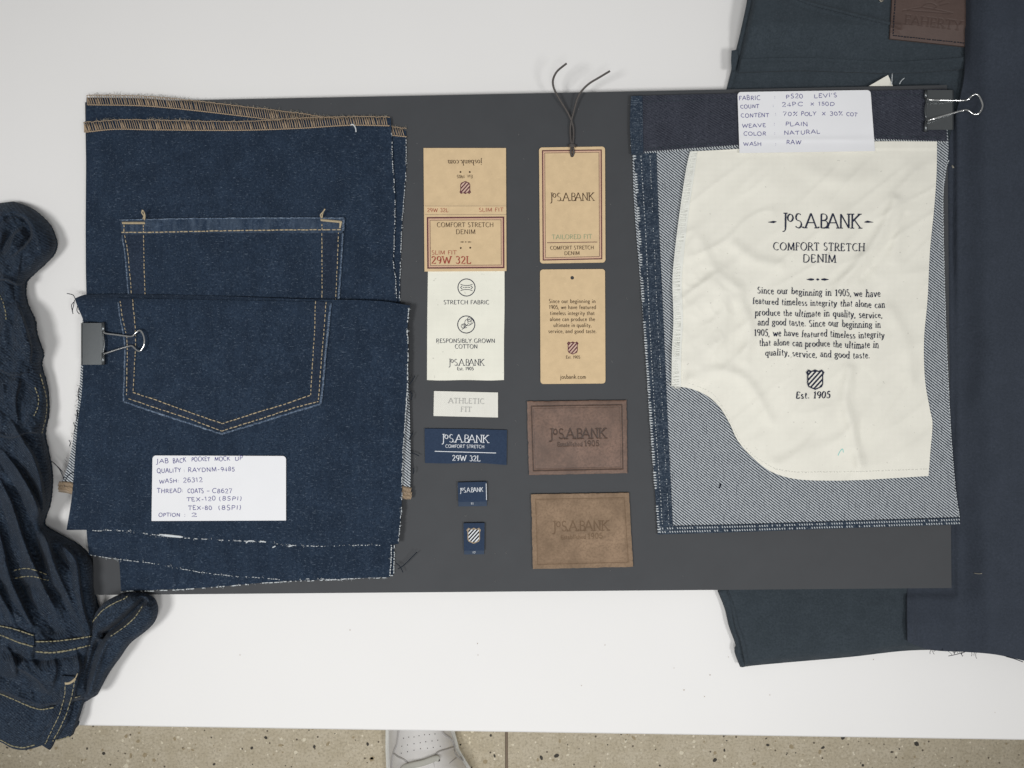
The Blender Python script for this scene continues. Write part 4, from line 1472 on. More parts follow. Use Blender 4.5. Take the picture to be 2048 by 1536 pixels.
BF = Field(1325, 1890, 270, 975, 4, bag_field)
zP = lambda x, y: BZ(x) + .0030 + (.0004 if y < 300 else 0) + BF(x, y)
PT = [(1380, 303), (1475, 298), (1600, 290), (1745, 283), (1874, 283)]
PR = [(1874, 283), (1873, 350), (1868, 420), (1860, 500), (1855, 600), (1848, 680), (1850, 760), (1860, 820), (1865, 846), (1861, 900), (1857, 952)]
PB = [(1343, 772), (1380, 777), (1415, 792), (1440, 815), (1460, 848), (1475, 880), (1500, 910), (1540, 942), (1585, 957), (1640, 961), (1720, 960), (1857, 952)]
PL = [(1380, 303), (1372, 340), (1360, 420), (1350, 500), (1345, 560), (1347, 640), (1344, 700), (1343, 772)]
bag = panel('pocket_bag', M['cotton'], ps, PT, PB, PL, PR, zP, .0006, 190, 230)
panel('overlocked_edge', M['cotton_edge'], bag, [(1379, 303), (1395, 302)], [(1342, 771), (1362, 774)], PL, [(1395, 302), (1390, 340), (1378, 420), (1369, 500), (1364, 560), (1366, 640), (1363, 700), (1362, 774)], lambda x, y: zP(x, y) + .0007, .0006, 14, 240)
mb = MB()
pl = walk(catmull(PL), 3.2)
for x, y in pl:
    a = random.uniform(-.4, .4)
    mb.tube([W(x + 1.2, y, zP(x, y) + .0007), W(x + 9, y - 1 + 4 * a, zP(x, y) + .0011), W(x + 15, y - 2 + 6 * a, zP(x, y) + .0008)], .00018, 4)
fuzz(mb, [(1343, 765), (1350, 773), (1362, 776)], zP, 26, 3, 10, .00015, 1.6, 1.6)
mb.build('overlock_stitching', M['cotton_edge'], bag, kind='stuff')
mb = MB()
stitches(mb, catmull([(1362, 776), (1405, 795), (1428, 822), (1446, 855), (1462, 888), (1490, 920), (1535, 948)]) + np.array([16, -10]), zP, 3, 3, .7, .3, -.0001)
stitches(mb, catmull([(1551, 938), (1590, 944), (1640, 944), (1720, 943), (1856, 938)]), zP, 4, 2.4, .9, .3, -.0001)
mb.build('stitching', M['label_twill'], bag, kind='stuff')


wl = lambda x, y: (x + .9 * nz(x, y, .03, 35), y + 1.2 * nz(x, y, .022, 15))


def warp(x, y):
    d = 2.6 * nz(x, y, .022, 15) + 1.3 * nz(x, y, .06, 25)
    return x + 2.2 * nz(x, y, .03, 35), y + d


put(bag, M['ink_navy'], '@logo', (1565.5, 455.5), (1721.5, 456.5), 28, zP, .0004)
put(bag, M['ink_navy'], 'COMFORT STRETCH', (1547, 499.5), (1730, 502), 15, zP, .0004, warp=wl)
put(bag, M['ink_navy'], 'DENIM', (1606.5, 524), (1672.5, 525), 15.5, zP, .0004, warp=wl)
for s, a, b in (('Since our beginning in 1905, we have', (1515, 587), (1761, 594)), ('featured timeless integrity that alone can', (1505, 608), (1770, 615)),
                ('produce the ultimate in quality, service,', (1510, 631), (1765, 636)), ('and good taste. Since our beginning in', (1516, 650), (1761, 656)),
                ('1905, we have featured timeless integrity', (1509, 671), (1769, 677)), ('that alone can produce the ultimate in', (1518, 690), (1757, 697)),
                ('quality, service, and good taste.', (1531, 711), (1740, 717))):
    put(bag, M['ink_navy'], s, a, b, 12.8, zP, .0004, warp=warp, bold=1.0, slant=.02)
put(bag, M['ink_navy'], 'Est. 1905', (1592, 797), (1660, 796), 13, zP, .0004, bold=1.35, slant=.12)
mb = MB()
line(mb, [(1536, 444.5), (1547, 444), (1553, 443.5)], [.6, 4.6, 1.2], zP, .0004)
mb.build('printed_ornament', M['ink_navy'], bag, smooth=False)
mb = MB()
line(mb, [(1729, 444.5), (1735, 443.5), (1747, 444.5)], [1.2, 4.6, .6], zP, .0004)
mb.build('printed_ornament', M['ink_navy'], bag, smooth=False)
mb = MB()
ornament(mb, 1613, 1658, 559, 5, lambda x, y: zP(x, y) + .0003)
mb.build('printed_ornament', M['ink_navy'], bag, smooth=False)
shield(bag, (1630.5, 759.5), 37, 41, lambda x, y: zP(x, y) + .0006, M['ink_navy'], M['cotton'], M['ink_navy'], nbars=4, gap=.0003)
mb = MB()
line(mb, catmull([(1676, 911), (1680, 903), (1685, 898), (1687, 905)]), 1.6, zP)
mb.build('pen_mark', M['ink_teal'], bag, smooth=False)
mb = MB()
mb.tube([W(1440, 966, zR(1440, 966) + .0004), W(1441, 972, zR(1440, 966) + .0006), W(1438, 976, zR(1440, 966) + .0004)], .0005, 5)
mb.build('lint', M['thread_dark'], ps)


def zN2(x, y):
    return BZ(x) + .0046 + .0010 * max(0, (y - 262) / 42) ** 2 + .0009 * max(0, (1500 - x) / 25) ** 2 * .4 + .0004 * math.exp(-((y - 279) / 5) ** 2) + .00025 * nz(x, y, .025, 6)


note('white handwritten note on the dark waistband listing fabric, count and weave', ((1475, 184), (1741, 180), (1750, 302), (1479, 306)), zN2, [
    ('FABRIC', (1478, 201), (1521, 199), 8.5), (':', (1548, 197), (1551, 197), 7.5), ('PS20', (1572, 197), (1606, 196), 8), ("LEVI'S", (1628, 196), (1674, 194), 8),
    ('COUNT', (1481, 217), (1518, 216), 7), (':', (1545, 214), (1548, 214), 7.5), ('24PC', (1564, 213), (1606, 212), 8), ('X', (1621, 211), (1628, 211), 6), ('150D', (1636, 211), (1669, 211), 7.5),
    ('CONTENT', (1482, 235), (1538, 234), 8), (':', (1550, 231), (1553, 231), 7.5), ('70%', (1566, 232), (1595, 231), 7.5), ('POLY', (1602, 231), (1632, 231), 7.5), ('X', (1644, 231), (1651, 231), 7), ('30%', (1660, 231), (1686, 231), 7.5), ('COT', (1693, 231), (1714, 233), 7.5),
    ('WEAVE', (1484, 255), (1532, 254), 7.5), (':', (1547, 251), (1550, 251), 7.5), ('PLAIN', (1571, 252), (1616, 252), 8),
    ('COLOR', (1487, 271), (1532, 271), 7.5), (':', (1548, 269), (1551, 269), 7.5), ('NATURAL', (1568, 270), (1640, 267), 7.5),
    ('WASH', (1487, 291), (1523, 292), 7.5), (':', (1550, 291), (1553, 291), 7.5), ('RAW', (1573, 288), (1602, 288), 8.5)], 1610, 245, .0165)


# ------------------------------------------------------------------ binder clips
def clip(label, px, py, x_sp, x_m, y0, y1, z_mouth, z_sp, z_low, roll_segs, handle, zh, tabs, z_base):
    t = thing('binder_clip', label, 'clip', px, py, z_base, 'binder clips on the board edges')
    s = 1 if x_m > x_sp else -1
    mb = MB()
    # folded metal body: upper jaw, spine, lower jaw as one bent sheet with thickness
    prof = []
    for q in np.linspace(0, 1, 8):
        prof.append((x_m + (x_sp + s * 3 - x_m) * q, z_mouth + (z_sp - z_mouth) * q ** 1.15))
    prof += [(x_sp + s * 1.0, z_sp - .0006), (x_sp, z_sp - .002), (x_sp, z_low + .002), (x_sp + s * 1, z_low + .0006), (x_sp + s * 4, z_low), (x_m, min(z_mouth - .004, z_low + .004))]
    th = .0005
    out, inn = [], []
    for x, z in prof:
        out.append([W(x, y, z) for y in (y0, y1)])
        inn.append([W(x + s * 1.3, y, z - th if z > (z_sp + z_low) / 2 else z + th) for y in (y0, y1)])
    mb.grid(np.array(out))
    mb.grid(np.array(inn)[:, ::-1])
    for e in (0, 1):
        A, B = [r[e] for r in out], [r[e] for r in inn]
        mb.grid(np.array([A, B]) if e else np.array([B, A]))
    mb.build('body', M['black_metal'], t, smooth=False)
    for a, b in roll_segs:
        mb = MB()
        mb.tube([W(x_m + s * .8, a, z_mouth + .0009), W(x_m + s * .8, b, z_mouth + .0009)], .0012, 12)
        mb.build('rolled_edge', M['black_metal'], t)
    mb = MB()
    for pts in tabs:
        mb.tube([W(x, y, z_mouth + .0008) for x, y in catmull(pts, 4)], .0007, 6)
    if tabs:
        mb.build('jaw_tab', M['black_metal'], t)
    mb = MB()
    cp = catmull(handle, 5)
    L = np.linspace(0, 1, len(cp))
    mb.tube([W(x, y, zh(l)) for (x, y), l in zip(cp, L)], .00068, 10)
    mb.build('wire_handle', M['steel'], t)
    # second handle, folded under
    mb = MB()
    lo = z_low - .0002
    mb.tube([W(x_m + s * 1, y0 + (y1 - y0) * .3, max(lo, .001)), W(x_m + (x_sp - x_m) * .4, y0 + (y1 - y0) * .42, max(lo - .0004, .0008)), W(x_sp - s * -6, y0 + (y1 - y0) * .5, max(lo - .0004, .0008)),
             W(x_m + (x_sp - x_m) * .4, y0 + (y1 - y0) * .58, max(lo - .0004, .0008)), W(x_m + s * 1, y0 + (y1 - y0) * .7, max(lo, .001))], .0006, 8)
    mb.build('wire_handle', M['steel'], t)
    return t


hl = [(206, 664), (212, 667), (235, 670), (258, 673), (264, 672.5), (269, 669), (274, 663.5), (279, 661), (283, 663), (287, 671), (289, 681), (287.5, 691), (283, 700), (278, 702.5), (273, 700), (268, 695), (264, 692), (258, 692.5), (235, 699), (212, 706.5), (206, 708)]
zmL = BZ(206) + .0086
clip('black binder clip gripping the left edge of the denim stack, handle lying on denim', 186, 688, 162, 206, 646, 729.5, zmL, zmL + .0065, .0012,
     [(645, 666), (706.5, 729.5)], hl, lambda l: zmL + .0012 + .0026 * math.sin(math.pi * l), [[(206, 667), (207.5, 676), (209, 688), (207.5, 699), (206, 706)]], .0012)
hr = [(1854, 198), (1860, 199.5), (1880, 200.5), (1930, 201), (1936, 199), (1945, 191), (1952, 188.5), (1957.5, 192), (1962, 200), (1965, 210), (1963, 219), (1958, 226.5), (1952, 229), (1946, 227.5), (1936, 221), (1930, 220), (1900, 228), (1862, 239), (1856, 241)]
zmR = BZ(1854) + .0044
clip('black binder clip on the right board edge, wire handle sticking out over navy cloth', 1880, 220, 1907.5, 1852, 180, 259.5, zmR, zmR + .0055, .0030,
     [(181, 196), (243, 263)], hr, lambda l: zmR + .0022 + .0085 * math.sin(math.pi * l), [[(1852, 206), (1850, 220), (1852, 236)]], .003)

# ------------------------------------------------------------------ crumpled jeans on the left
JO = [(-170, 470), (-60, 425), (0, 405), (25, 402), (60, 415), (95, 445), (110, 475), (112, 492), (106, 508), (90, 526), (66, 548), (51, 563), (50, 590), (55, 610), (68, 640), (72, 668), (80, 690), (85, 708), (81, 730), (90, 760), (95, 790), (95, 830),
      (88, 868), (95, 900), (102, 940), (103, 970), (98, 1010), (88, 1040), (89, 1052), (120, 1070), (152, 1088), (175, 1108), (186, 1130), (188, 1180), (196, 1220), (200, 1262), (192, 1310), (188, 1350), (186, 1392), (160, 1412), (150, 1440), (146, 1462), (100, 1470), (40, 1470), (-170, 1450)]
JOc = catmull(JO, 4)


def jeans_field(X, Y):
    d = seg_dist(X, Y, [JOc])
    tt = np.clip(d / 34, 0, 1)
    z = .0025 + .0185 * np.sqrt(1 - (1 - tt) ** 2)
    n1, n2 = vnoise(X, Y, .011, 7), vnoise(X, Y, .027, 9)
    z += (.0060 * n1 + .0024 * n2) * tt
    mod = np.clip(.8 + 1.3 * vnoise(X, Y, .016, 19), .15, 1.6)
    R = [
        ([(0, 430), (30, 425), (60, 440), (80, 470)], 9, .0030), ([(5, 500), (18, 470), (45, 450), (60, 470)], 9, -.0060), ([(-20, 470), (10, 445), (35, 430)], 7, .0035), ([(0, 470), (22, 452), (40, 446)], 6, .003), ([(10, 520), (28, 495), (50, 480)], 7, .0025),
        ([(-40, 540), (0, 545), (30, 560), (50, 562)], 10, -.0060), ([(15, 520), (25, 560), (30, 610), (20, 680)], 10, -.0035),
        ([(-20, 600), (5, 620), (12, 660), (5, 700)], 9, .0040), ([(60, 610), (40, 640), (50, 700), (30, 760)], 12, .0030), ([(85, 712), (60, 735), (30, 745), (-20, 735)], 9, -.0045),
        ([(75, 740), (78, 800), (72, 860)], 7, -.0025), ([(95, 870), (60, 860), (20, 870), (-20, 850)], 9, -.0050),
        ([(0, 780), (5, 820), (-2, 870)], 8, .0040), ([(25, 845), (40, 870), (60, 900), (80, 960), (88, 1020)], 8, .0055), ([(8, 905), (35, 940), (62, 985), (80, 1030), (95, 1085), (120, 1150), (150, 1205)], 8, .0070),
        ([(22, 905), (50, 945), (76, 1000), (90, 1060)], 7, -.0050), ([(0, 925), (25, 965), (50, 1015), (68, 1070), (90, 1135), (115, 1190)], 8, -.0060), ([(0, 960), (22, 1005), (40, 1060), (58, 1110), (85, 1170), (120, 1230)], 9, .0065),
        ([(0, 1000), (16, 1050), (28, 1110), (40, 1160), (70, 1215), (110, 1262)], 9, -.0065), ([(-10, 1040), (5, 1100), (18, 1160), (40, 1220), (70, 1270)], 10, .0050), ([(-10, 1130), (10, 1180), (40, 1225), (68, 1262)], 8, -.0055),
        ([(100, 1075), (130, 1095), (165, 1120), (178, 1170)], 9, .0030), ([(108, 1100), (140, 1140), (150, 1190), (160, 1240)], 12, -.0060), ([(135, 1180), (150, 1215), (170, 1250), (182, 1275)], 8, .0055), ([(120, 1190), (140, 1235), (165, 1275)], 8, -.0045),
        ([(0, 1262), (35, 1272), (70, 1285)], 16, .0040), ([(72, 1293), (120, 1292), (186, 1282)], 15, .0035), ([(68, 1270), (72, 1290), (70, 1310)], 5, -.0040), ([(0, 1300), (40, 1315), (90, 1320), (150, 1310)], 12, -.0050),
        ([(0, 1350), (40, 1370), (80, 1385), (105, 1390)], 16, -.0065), ([(60, 1330), (90, 1350), (100, 1380)], 12, .0035), ([(-20, 1320), (20, 1330)], 12, .003), ([(186, 1290), (178, 1340), (182, 1390)], 9, -.0055), ([(165, 1290), (160, 1340)], 12, .0035),
        ([(35, 1150), (60, 1146), (95, 1155)], 12, .0030), ([(25, 1170), (60, 1172), (100, 1180)], 8, -.0030), ([(200, 1255), (190, 1280)], 10, -.004)]
    for pts, wd, amp in R:
        dd = seg_dist(X, Y, [catmull(pts, 4)])
        sh = np.exp(-(dd / (wd * 1.45)) ** 2) if amp > 0 else np.exp(-(dd / (wd * .95)) ** 1.15)
        z += (.55 if amp > 0 else .85) * amp * sh * mod * np.clip(tt * 1.6, 0, 1)
    for pts, amp, dec in (
            ([(30, 600), (45, 640), (60, 690), (58, 730)], .0040, 22), ([(25, 845), (45, 880), (66, 915), (80, 960), (86, 1010), (84, 1045)], .0055, 16),
            ([(8, 905), (35, 940), (62, 985), (80, 1030), (95, 1085), (112, 1140), (140, 1200)], .0065, 15), ([(0, 960), (22, 1005), (40, 1060), (58, 1110), (85, 1170), (115, 1230)], .0065, 15),
            ([(-10, 1040), (5, 1090), (18, 1150), (45, 1215), (70, 1262)], .0060, 18), ([(-30, 1120), (-5, 1180), (25, 1235)], .0050, 20),
            ([(120, 1085), (150, 1120), (158, 1170), (165, 1215), (180, 1262)], .0050, 20), ([(5, 440), (30, 430), (54, 446), (60, 470), (45, 492), (20, 512)], -.0045, 14),
            ([(20, 500), (30, 470), (45, 462)], .0030, 10), ([(60, 738), (30, 748), (0, 737), (-30, 715)], .0045, 20), ([(92, 868), (60, 862), (20, 873), (-20, 860)], .0050, 22),
            ([(40, 755), (30, 800), (35, 840)], .0032, 18), ([(150, 1295), (158, 1330), (150, 1378)], .0038, 20), ([(100, 1388), (70, 1354), (30, 1332)], .0040, 22), ([(52, 564), (35, 567), (10, 556), (-30, 560)], .0060, 26),
            ([(10, 1290), (28, 1320), (30, 1355)], .0035, 20), ([(105, 1310), (112, 1340), (104, 1372)], .0030, 18)):
        z += 1.75 * fold(X, Y, pts, amp, dec) * np.clip(tt * 1.8, 0, 1)
    ysm = np.interp(X, [-170, 0, 40, 80, 110, 165], [1358, 1382, 1399, 1412, 1408, 1398])
    z = z + (np.minimum(z, .0085) - z) * np.clip((Y - ysm + 3) / 7, 0, 1)
    z += (.0007 * vnoise(X, Y, .07, 31) + .0012 * (1 - np.abs(vnoise(X * .85 - Y * .45, X * .3 + Y * .22, .040, 33)) * 3.6).clip(0, 1) + .0006 * (1 - np.abs(vnoise(X, Y, .03, 37)) * 4).clip(0, 1)) * tt
    return np.maximum(z, .0014)


JF = Field(-172, 216, 396, 1476, 2.0, jeans_field)
tj = thing('blue_jeans', 'crumpled dark blue jeans heaped at the left edge of the white table', 'jeans', 20, 1000, .0005)
iT = [i for i, p in enumerate(JO) if p == (0, 405)][0]
iB = [i for i, p in enumerate(JO) if p == (146, 1462)][0]
ny = 560
rp = catmull(JO[3:iB + 1], 5)
ys_ = np.linspace(403, 1462, ny)
# right boundary as x(y): points ordered by y
rx = np.interp(ys_, np.maximum.accumulate(rp[:, 1]), rp[:, 0])
Pj = np.zeros((ny, 150, 2))
for j in range(ny):
    lx = -165
    Pj[j, :, 0] = lx + (rx[j] - lx) * (1 - (1 - np.linspace(0, 1, 150)) ** 1.25)
    Pj[j, :, 1] = ys_[j] + np.clip((25 - Pj[j, :, 0]), 0, 190) * (.12 if ys_[j] < 430 else 0) * max(0, (430 - ys_[j]) / 27)
Zj = jeans_field(Pj[..., 0], Pj[..., 1])
Gj = np.array([[W(Pj[j, i, 0], Pj[j, i, 1], Zj[j, i]) for i in range(150)] for j in range(ny)])
mb = MB()
mb.grid(Gj)
low = Gj.copy()
low[..., 2] = np.minimum(Gj[..., 2] - .0009, .0008)
for a, b in ((Gj[0], low[0]), (Gj[-1][::-1], low[-1][::-1]), (Gj[::-1, 0], low[::-1, 0]), (Gj[:, -1], low[:, -1])):
    mb.grid(np.stack([b, a]))
mb.build('leg_fabric', M['jeans'], tj)
zJ = lambda x, y: JF(x, y)


def jseam(parent, lines_, zf, wpx=1.2, dash=6.5, gap=1.6, mat='thread_dull', lz=.00035):
    mb = MB()
    for p in lines_:
        stitches(mb, catmull(p), zf, dash, gap, wpx, .25, lz)
    return mb.build('stitching', M[mat], parent, kind='stuff')


jseam(tj, [[(28, 1141), (45, 1137), (62, 1138), (80, 1144), (96, 1150)], [(30, 1157), (50, 1153), (68, 1153), (85, 1158), (97, 1160)],
           [(-30, 1248), (0, 1252), (35, 1260), (68, 1271)], [(-30, 1264), (0, 1270), (35, 1284), (68, 1294)],
           [(72, 1283), (100, 1283), (140, 1279), (185, 1272)], [(72, 1303), (100, 1306), (140, 1301), (183, 1290)]], zJ)
jseam(tj, [[(80, 748), (88, 775), (93, 800), (92, 830), (84, 866)], [(70, 775), (77, 795), (76, 812), (68, 832)], [(-2, 588), (6, 605), (11, 625), (12, 640)]], zJ, 1.0, 6, 2.2)
# raised double seam ridge
mb = MB()
for p in ([(-30, 1256), (0, 1261), (35, 1272), (68, 1283)], [(72, 1293), (100, 1294), (140, 1290), (186, 1281)]):
    c_ = walk(catmull(p), 4)
    up = np.array([[0, -11.5]])
    Pg = np.stack([c_ + up, c_ + up * .92, c_, c_ - up * .92, c_ - up])
    G_w = np.array([[W(x, y, zJ(x, y) + (.0010 if 0 < r < 4 else -.0003)) for x, y in Pg[r]] for r in range(5)])
    mb.grid(G_w)
mb.build('yoke_seam', M['jeans'], tj)
jseam(tj, [[(72, 1283), (100, 1283), (140, 1279), (185, 1272)], [(72, 1303), (100, 1305), (140, 1300), (183, 1290)], [(-30, 1248), (0, 1252), (35, 1260), (66, 1271)], [(-30, 1264), (0, 1270), (35, 1284), (66, 1293)]], lambda x, y: zJ(x, y) + .0011, 1.25, 6.5, 1.4)


# fly flap: the rolled loop beside the board corner
def flap_field(X, Y):
    FO = catmull([(178, 1262), (190, 1225), (215, 1200), (250, 1188), (288, 1189), (306, 1201), (312, 1220), (306, 1245), (290, 1263), (256, 1290), (236, 1318), (213, 1350), (190, 1393), (168, 1398), (160, 1350), (172, 1300), (178, 1262)], 4)
    d = seg_dist(X, Y, [FO])
    tt = np.clip(d / 17, 0, 1)
    z = .0125 + .0105 * np.sqrt(1 - (1 - tt) ** 2)
    z += ridge(X, Y, [(206, 1270), (240, 1246), (268, 1220), (286, 1202)], 6.5, -.0135)
    z += ridge(X, Y, [(200, 1250), (235, 1225), (265, 1203)], 9, .0018)
    z += ridge(X, Y, [(222, 1276), (260, 1250), (292, 1215)], 7, .0022)
    z += ridge(X, Y, [(180, 1385), (196, 1330), (212, 1285)], 5, .0030) + ridge(X, Y, [(170, 1380), (182, 1330), (196, 1285)], 6, -.0060)
    z += ridge(X, Y, [(190, 1290), (205, 1280)], 8, -.003)
    z += .0009 * vnoise(X, Y, .04, 51) + .0012 * (1 - np.abs(vnoise(X * .6 + Y * .6, X * .3 - Y * .3, .035, 53)) * 3.6).clip(0, 1) * tt
    return z


FF = Field(150, 320, 1180, 1405, 2, flap_field)
flap = panel('fly_flap', M['jeans'], tj, [(176, 1268), (192, 1225), (216, 1200), (250, 1188), (286, 1189)], [(166, 1397), (178, 1398), (190, 1393)],
             [(176, 1268), (170, 1310), (162, 1350), (160, 1380), (166, 1397)], [(286, 1189), (305, 1200), (312, 1220), (306, 1245), (290, 1263), (256, 1290), (236, 1318), (213, 1350), (190, 1393)], lambda x, y: FF(x, y), .0040, 60, 90)
jseam(flap, [[(178, 1253), (190, 1238), (204, 1222), (225, 1208), (245, 1199), (256, 1192)], [(222, 1272), (240, 1260), (262, 1243), (276, 1226), (286, 1211)], [(150, 1395), (160, 1392), (166, 1386)]], lambda x, y: FF(x, y), 1.0, 7, 1)


# waistband over the table edge
def zWa(x, y):
    return .0115 + .0030 * math.sin((y - 1395) / 30) + .0022 * nz(x, y, .02, 61) + .0006 * nz(x, y, .06, 62) - .0022 * max(0, (y - 1470) / 25) ** 2


wb = panel('waistband', M['jeans'], tj, [(-170, 1360), (-60, 1368), (0, 1384), (40, 1400), (80, 1414), (110, 1412), (165, 1400)], [(-170, 1440), (-60, 1468), (0, 1484), (25, 1497), (50, 1500), (75, 1494), (108, 1481), (140, 1474)],
           [(-170, 1360), (-170, 1440)], [(165, 1400), (158, 1420), (148, 1452), (140, 1474)], zWa, .0050, 110, 40)
jseam(wb, [[(-80, 1366), (0, 1388), (30, 1400), (60, 1413), (82, 1419), (108, 1415)], [(-60, 1462), (0, 1480), (25, 1492), (48, 1495), (70, 1490)], [(108, 1480), (122, 1479), (138, 1473)]], zWa, 1.25, 7, 1.2)
mb = MB()
p = walk(catmull([(-100, 1358), (0, 1381), (35, 1396), (70, 1409), (100, 1408)]), 5)
mb.tube([W(x, y, zWa(x, y) + .0004) for x, y in p], .0018, 6, .6)
mb.build('waistband_seam', M['jeans'], tj)
mb = MB()
cl = walk(catmull([(139, 1353), (137, 1375), (131, 1402), (119, 1438), (100, 1470), (86, 1492)]), 4)
wid = 14.5
Pl = []
for i, q in enumerate(cl):
    tn = cl[min(i + 1, len(cl) - 1)] - cl[max(i - 1, 0)]
    tn = tn / np.linalg.norm(tn)
    nn = np.array([-tn[1], tn[0]])
    wv = wid * (1.05 + .05 * math.sin(i * .9))
    Pl.append([(q + nn * wv * s) for s in (1, .93, .5, 0, -.5, -.93, -1)])
zs = (.0, .0013, .0016, .0014, .0016, .0013, 0)
zLp = lambda x, y: max(zWa(x, y), zJ(x, min(y, 1460)) if y < 1462 else 0) + .0014
Gl = np.array([[W(x, y, zLp(x, y) + zs[r] + .0006 * math.sin(i * .35)) for r, (x, y) in enumerate(row)] for i, row in enumerate(Pl)])
sheet(mb, Gl[:, ::-1], .0016)
bl = mb.build('belt_loop', M['jeans'], tj)
zz = lambda x, y: zLp(x, y) + .0016
jseam(bl, [[(131, 1364), (129, 1390), (120, 1425), (103, 1462), (90, 1488)], [(149, 1360), (146, 1380), (138, 1412), (124, 1448), (106, 1482)]], zz, 1.0, 7, 1.6)
mb = MB()
for q in np.linspace(0, 1, 14):
    x, y = 131 + 19 * q, 1367 - 9 * q + 3 * math.sin(q * 3.1)
    mb.tube([W(x - 1, y - 2, zz(x, y) + .0006), W(x + 1, y + 2, zz(x, y) + .0006)], .0005, 4)
mb.tube([W(150, 1358, zz(150, 1358) + .0006), W(153, 1352, zz(150, 1355) + .001), W(155, 1347, zz(150, 1350) + .001)], .0004, 4)
mb.build('bartack', M['thread'], bl, kind='stuff')

# ------------------------------------------------------------------ folded charcoal jeans under the board (right)
td = thing('dark_jeans', 'folded charcoal jeans under the right end of the board, brown leather patch near the top', 'jeans', 1690, 650, .0005)


def dark_field(X, Y):
    edge = catmull([(1503, -80), (1497, 0), (1490, 40), (1483, 75), (1474, 115), (1466, 150), (1457, 185), (1450, 400), (1444, 800), (1443, 1175), (1458, 1215), (1466, 1250), (1480, 1290), (1490, 1333), (1540, 1328), (1700, 1314), (1820, 1300), (1960, 1300)], 4)
    d = seg_dist(X, Y, [edge])
    tt = np.clip(d / 18, 0, 1)
    hi = .0064 + .016 * np.clip((160 - Y) / 110, 0, 1) + .0065 * np.clip((Y - 1180) / 90, 0, 1)
    z = .0015 + (hi - .0015) * np.sqrt(1 - (1 - tt) ** 2)
    top = np.clip((160 - Y) / 20, 0, 1)
    z += top * (ridge(X, Y, [(1480, 121), (1600, 118), (1700, 122), (1790, 126), (1960, 116)], 5, .0012) + ridge(X, Y, [(1470, 148), (1600, 143), (1800, 143), (1960, 140)], 4, -.0012))
    z += top * (ridge(X, Y, [(1560, -20), (1610, 5), (1680, 24), (1740, 38), (1800, 52)], 4, .0013) + ridge(X, Y, [(1560, -12), (1610, 14), (1680, 34), (1740, 48), (1800, 62)], 4, -.0008))
    bot = np.clip((Y - 1190) / 20, 0, 1)
    z += bot * (.0009 * vnoise(X, Y, .012, 41) + ridge(X, Y, [(1770, 1190), (1740, 1230), (1700, 1270)], 16, .0014) + ridge(X, Y, [(1600, 1200), (1580, 1260), (1600, 1310)], 18, .0008))
    z += top * .0006 * vnoise(X, Y, .014, 43)
    return z


DF = Field(1435, 1970, -90, 1345, 5, dark_field)
zDk = lambda x, y: DF(x, y)
mb = MB()
Gd = lift(coons([(1503, -80), (1960, -80)], [(1490, 1333), (1540, 1328), (1700, 1314), (1820, 1301), (1960, 1300)],
                [(1503, -80), (1497, 0), (1490, 40), (1483, 75), (1474, 115), (1466, 150), (1457, 185), (1450, 400), (1444, 800), (1443, 1175), (1458, 1215), (1466, 1250), (1478, 1285), (1490, 1333)], [(1960, -80), (1960, 1300)], 110, 330), zDk)
sheet(mb, Gd, .0012)
mb.build('fabric', M['dark'], td)
for pts, r in (([(1500, -40), (1497, 0), (1488, 45), (1480, 80), (1470, 120), (1463, 150), (1455, 182)], .0022), ([(1449, 1178), (1463, 1216), (1470, 1245), (1482, 1280), (1486, 1300), (1492, 1330)], .0017)):
    mb = MB()
    p = walk(catmull(pts), 6)
    mb.tube([W(x + 3, y, zDk(x + 6, y) - .0004) for x, y in p], r, 8, .7)
    mb.build('side_seam', M['dark'], td)
mb = MB()
for pts in ([(1495, 0), (1488, 40), (1484, 52), (1487, 62), (1492, 55), (1497, 30)], [(1463, 101), (1475, 99), (1476, 118), (1470, 140), (1463, 142), (1462, 120)]):
    top = [W(x, y, .012) for x, y in pts]
    bot = [W(x, y, .008) for x, y in pts]
    mb.poly(top[::-1])
    for i in range(len(pts)):
        mb.poly([top[i], top[(i + 1) % len(pts)], bot[(i + 1) % len(pts)], bot[i]])
mb.build('belt_loop', M['dark'], td, smooth=False)
mb = MB()
pth = catmull([(1443, 1178), (1458, 1216), (1466, 1250), (1480, 1290), (1477, 1300), (1488, 1330)])
p = walk(pth, 5)
mb.tube([W(x + 1, y, .0056) for x, y in p], .0036, 8, .9)
mb.build('folded_edge', M['dark'], td)
mb = MB()
for off in (0, 20):
    stitches(mb, catmull([(1490, 122 + off), (1600, 120 + off), (1700, 123 + off), (1790, 127 + off), (1930, 120 + off)]), zDk, 5, 2.5, .9)
stitches(mb, catmull([(1575, -8), (1620, 10), (1690, 29), (1780, 50)]), zDk, 5, 2.5, .8)
mb.build('stitching', M['thread_char'], td, kind='stuff')
hb = lambda x, y: zDk(x, y) + .0014 + .0007 * nz(x, 0, .10, 3) * math.exp(-((y - 131) / 9) ** 2)
panel('pocket_hem', M['dark'], td, [(1482, 118), (1600, 115), (1700, 119), (1790, 123), (1935, 114)], [(1478, 145), (1600, 141), (1700, 144), (1800, 146), (1935, 138)],
      [(1482, 118), (1478, 145)], [(1935, 114), (1935, 138)], hb, .0014, 120, 10)
mb = MB()
mb.tube([W(x, y, zDk(x, y) + .0002) for x, y in walk(catmull([(1560, -22), (1610, 3), (1680, 22), (1740, 37), (1790, 50)]), 5)], .0013, 8, .8)
mb.build('yoke_seam', M['dark'], td)
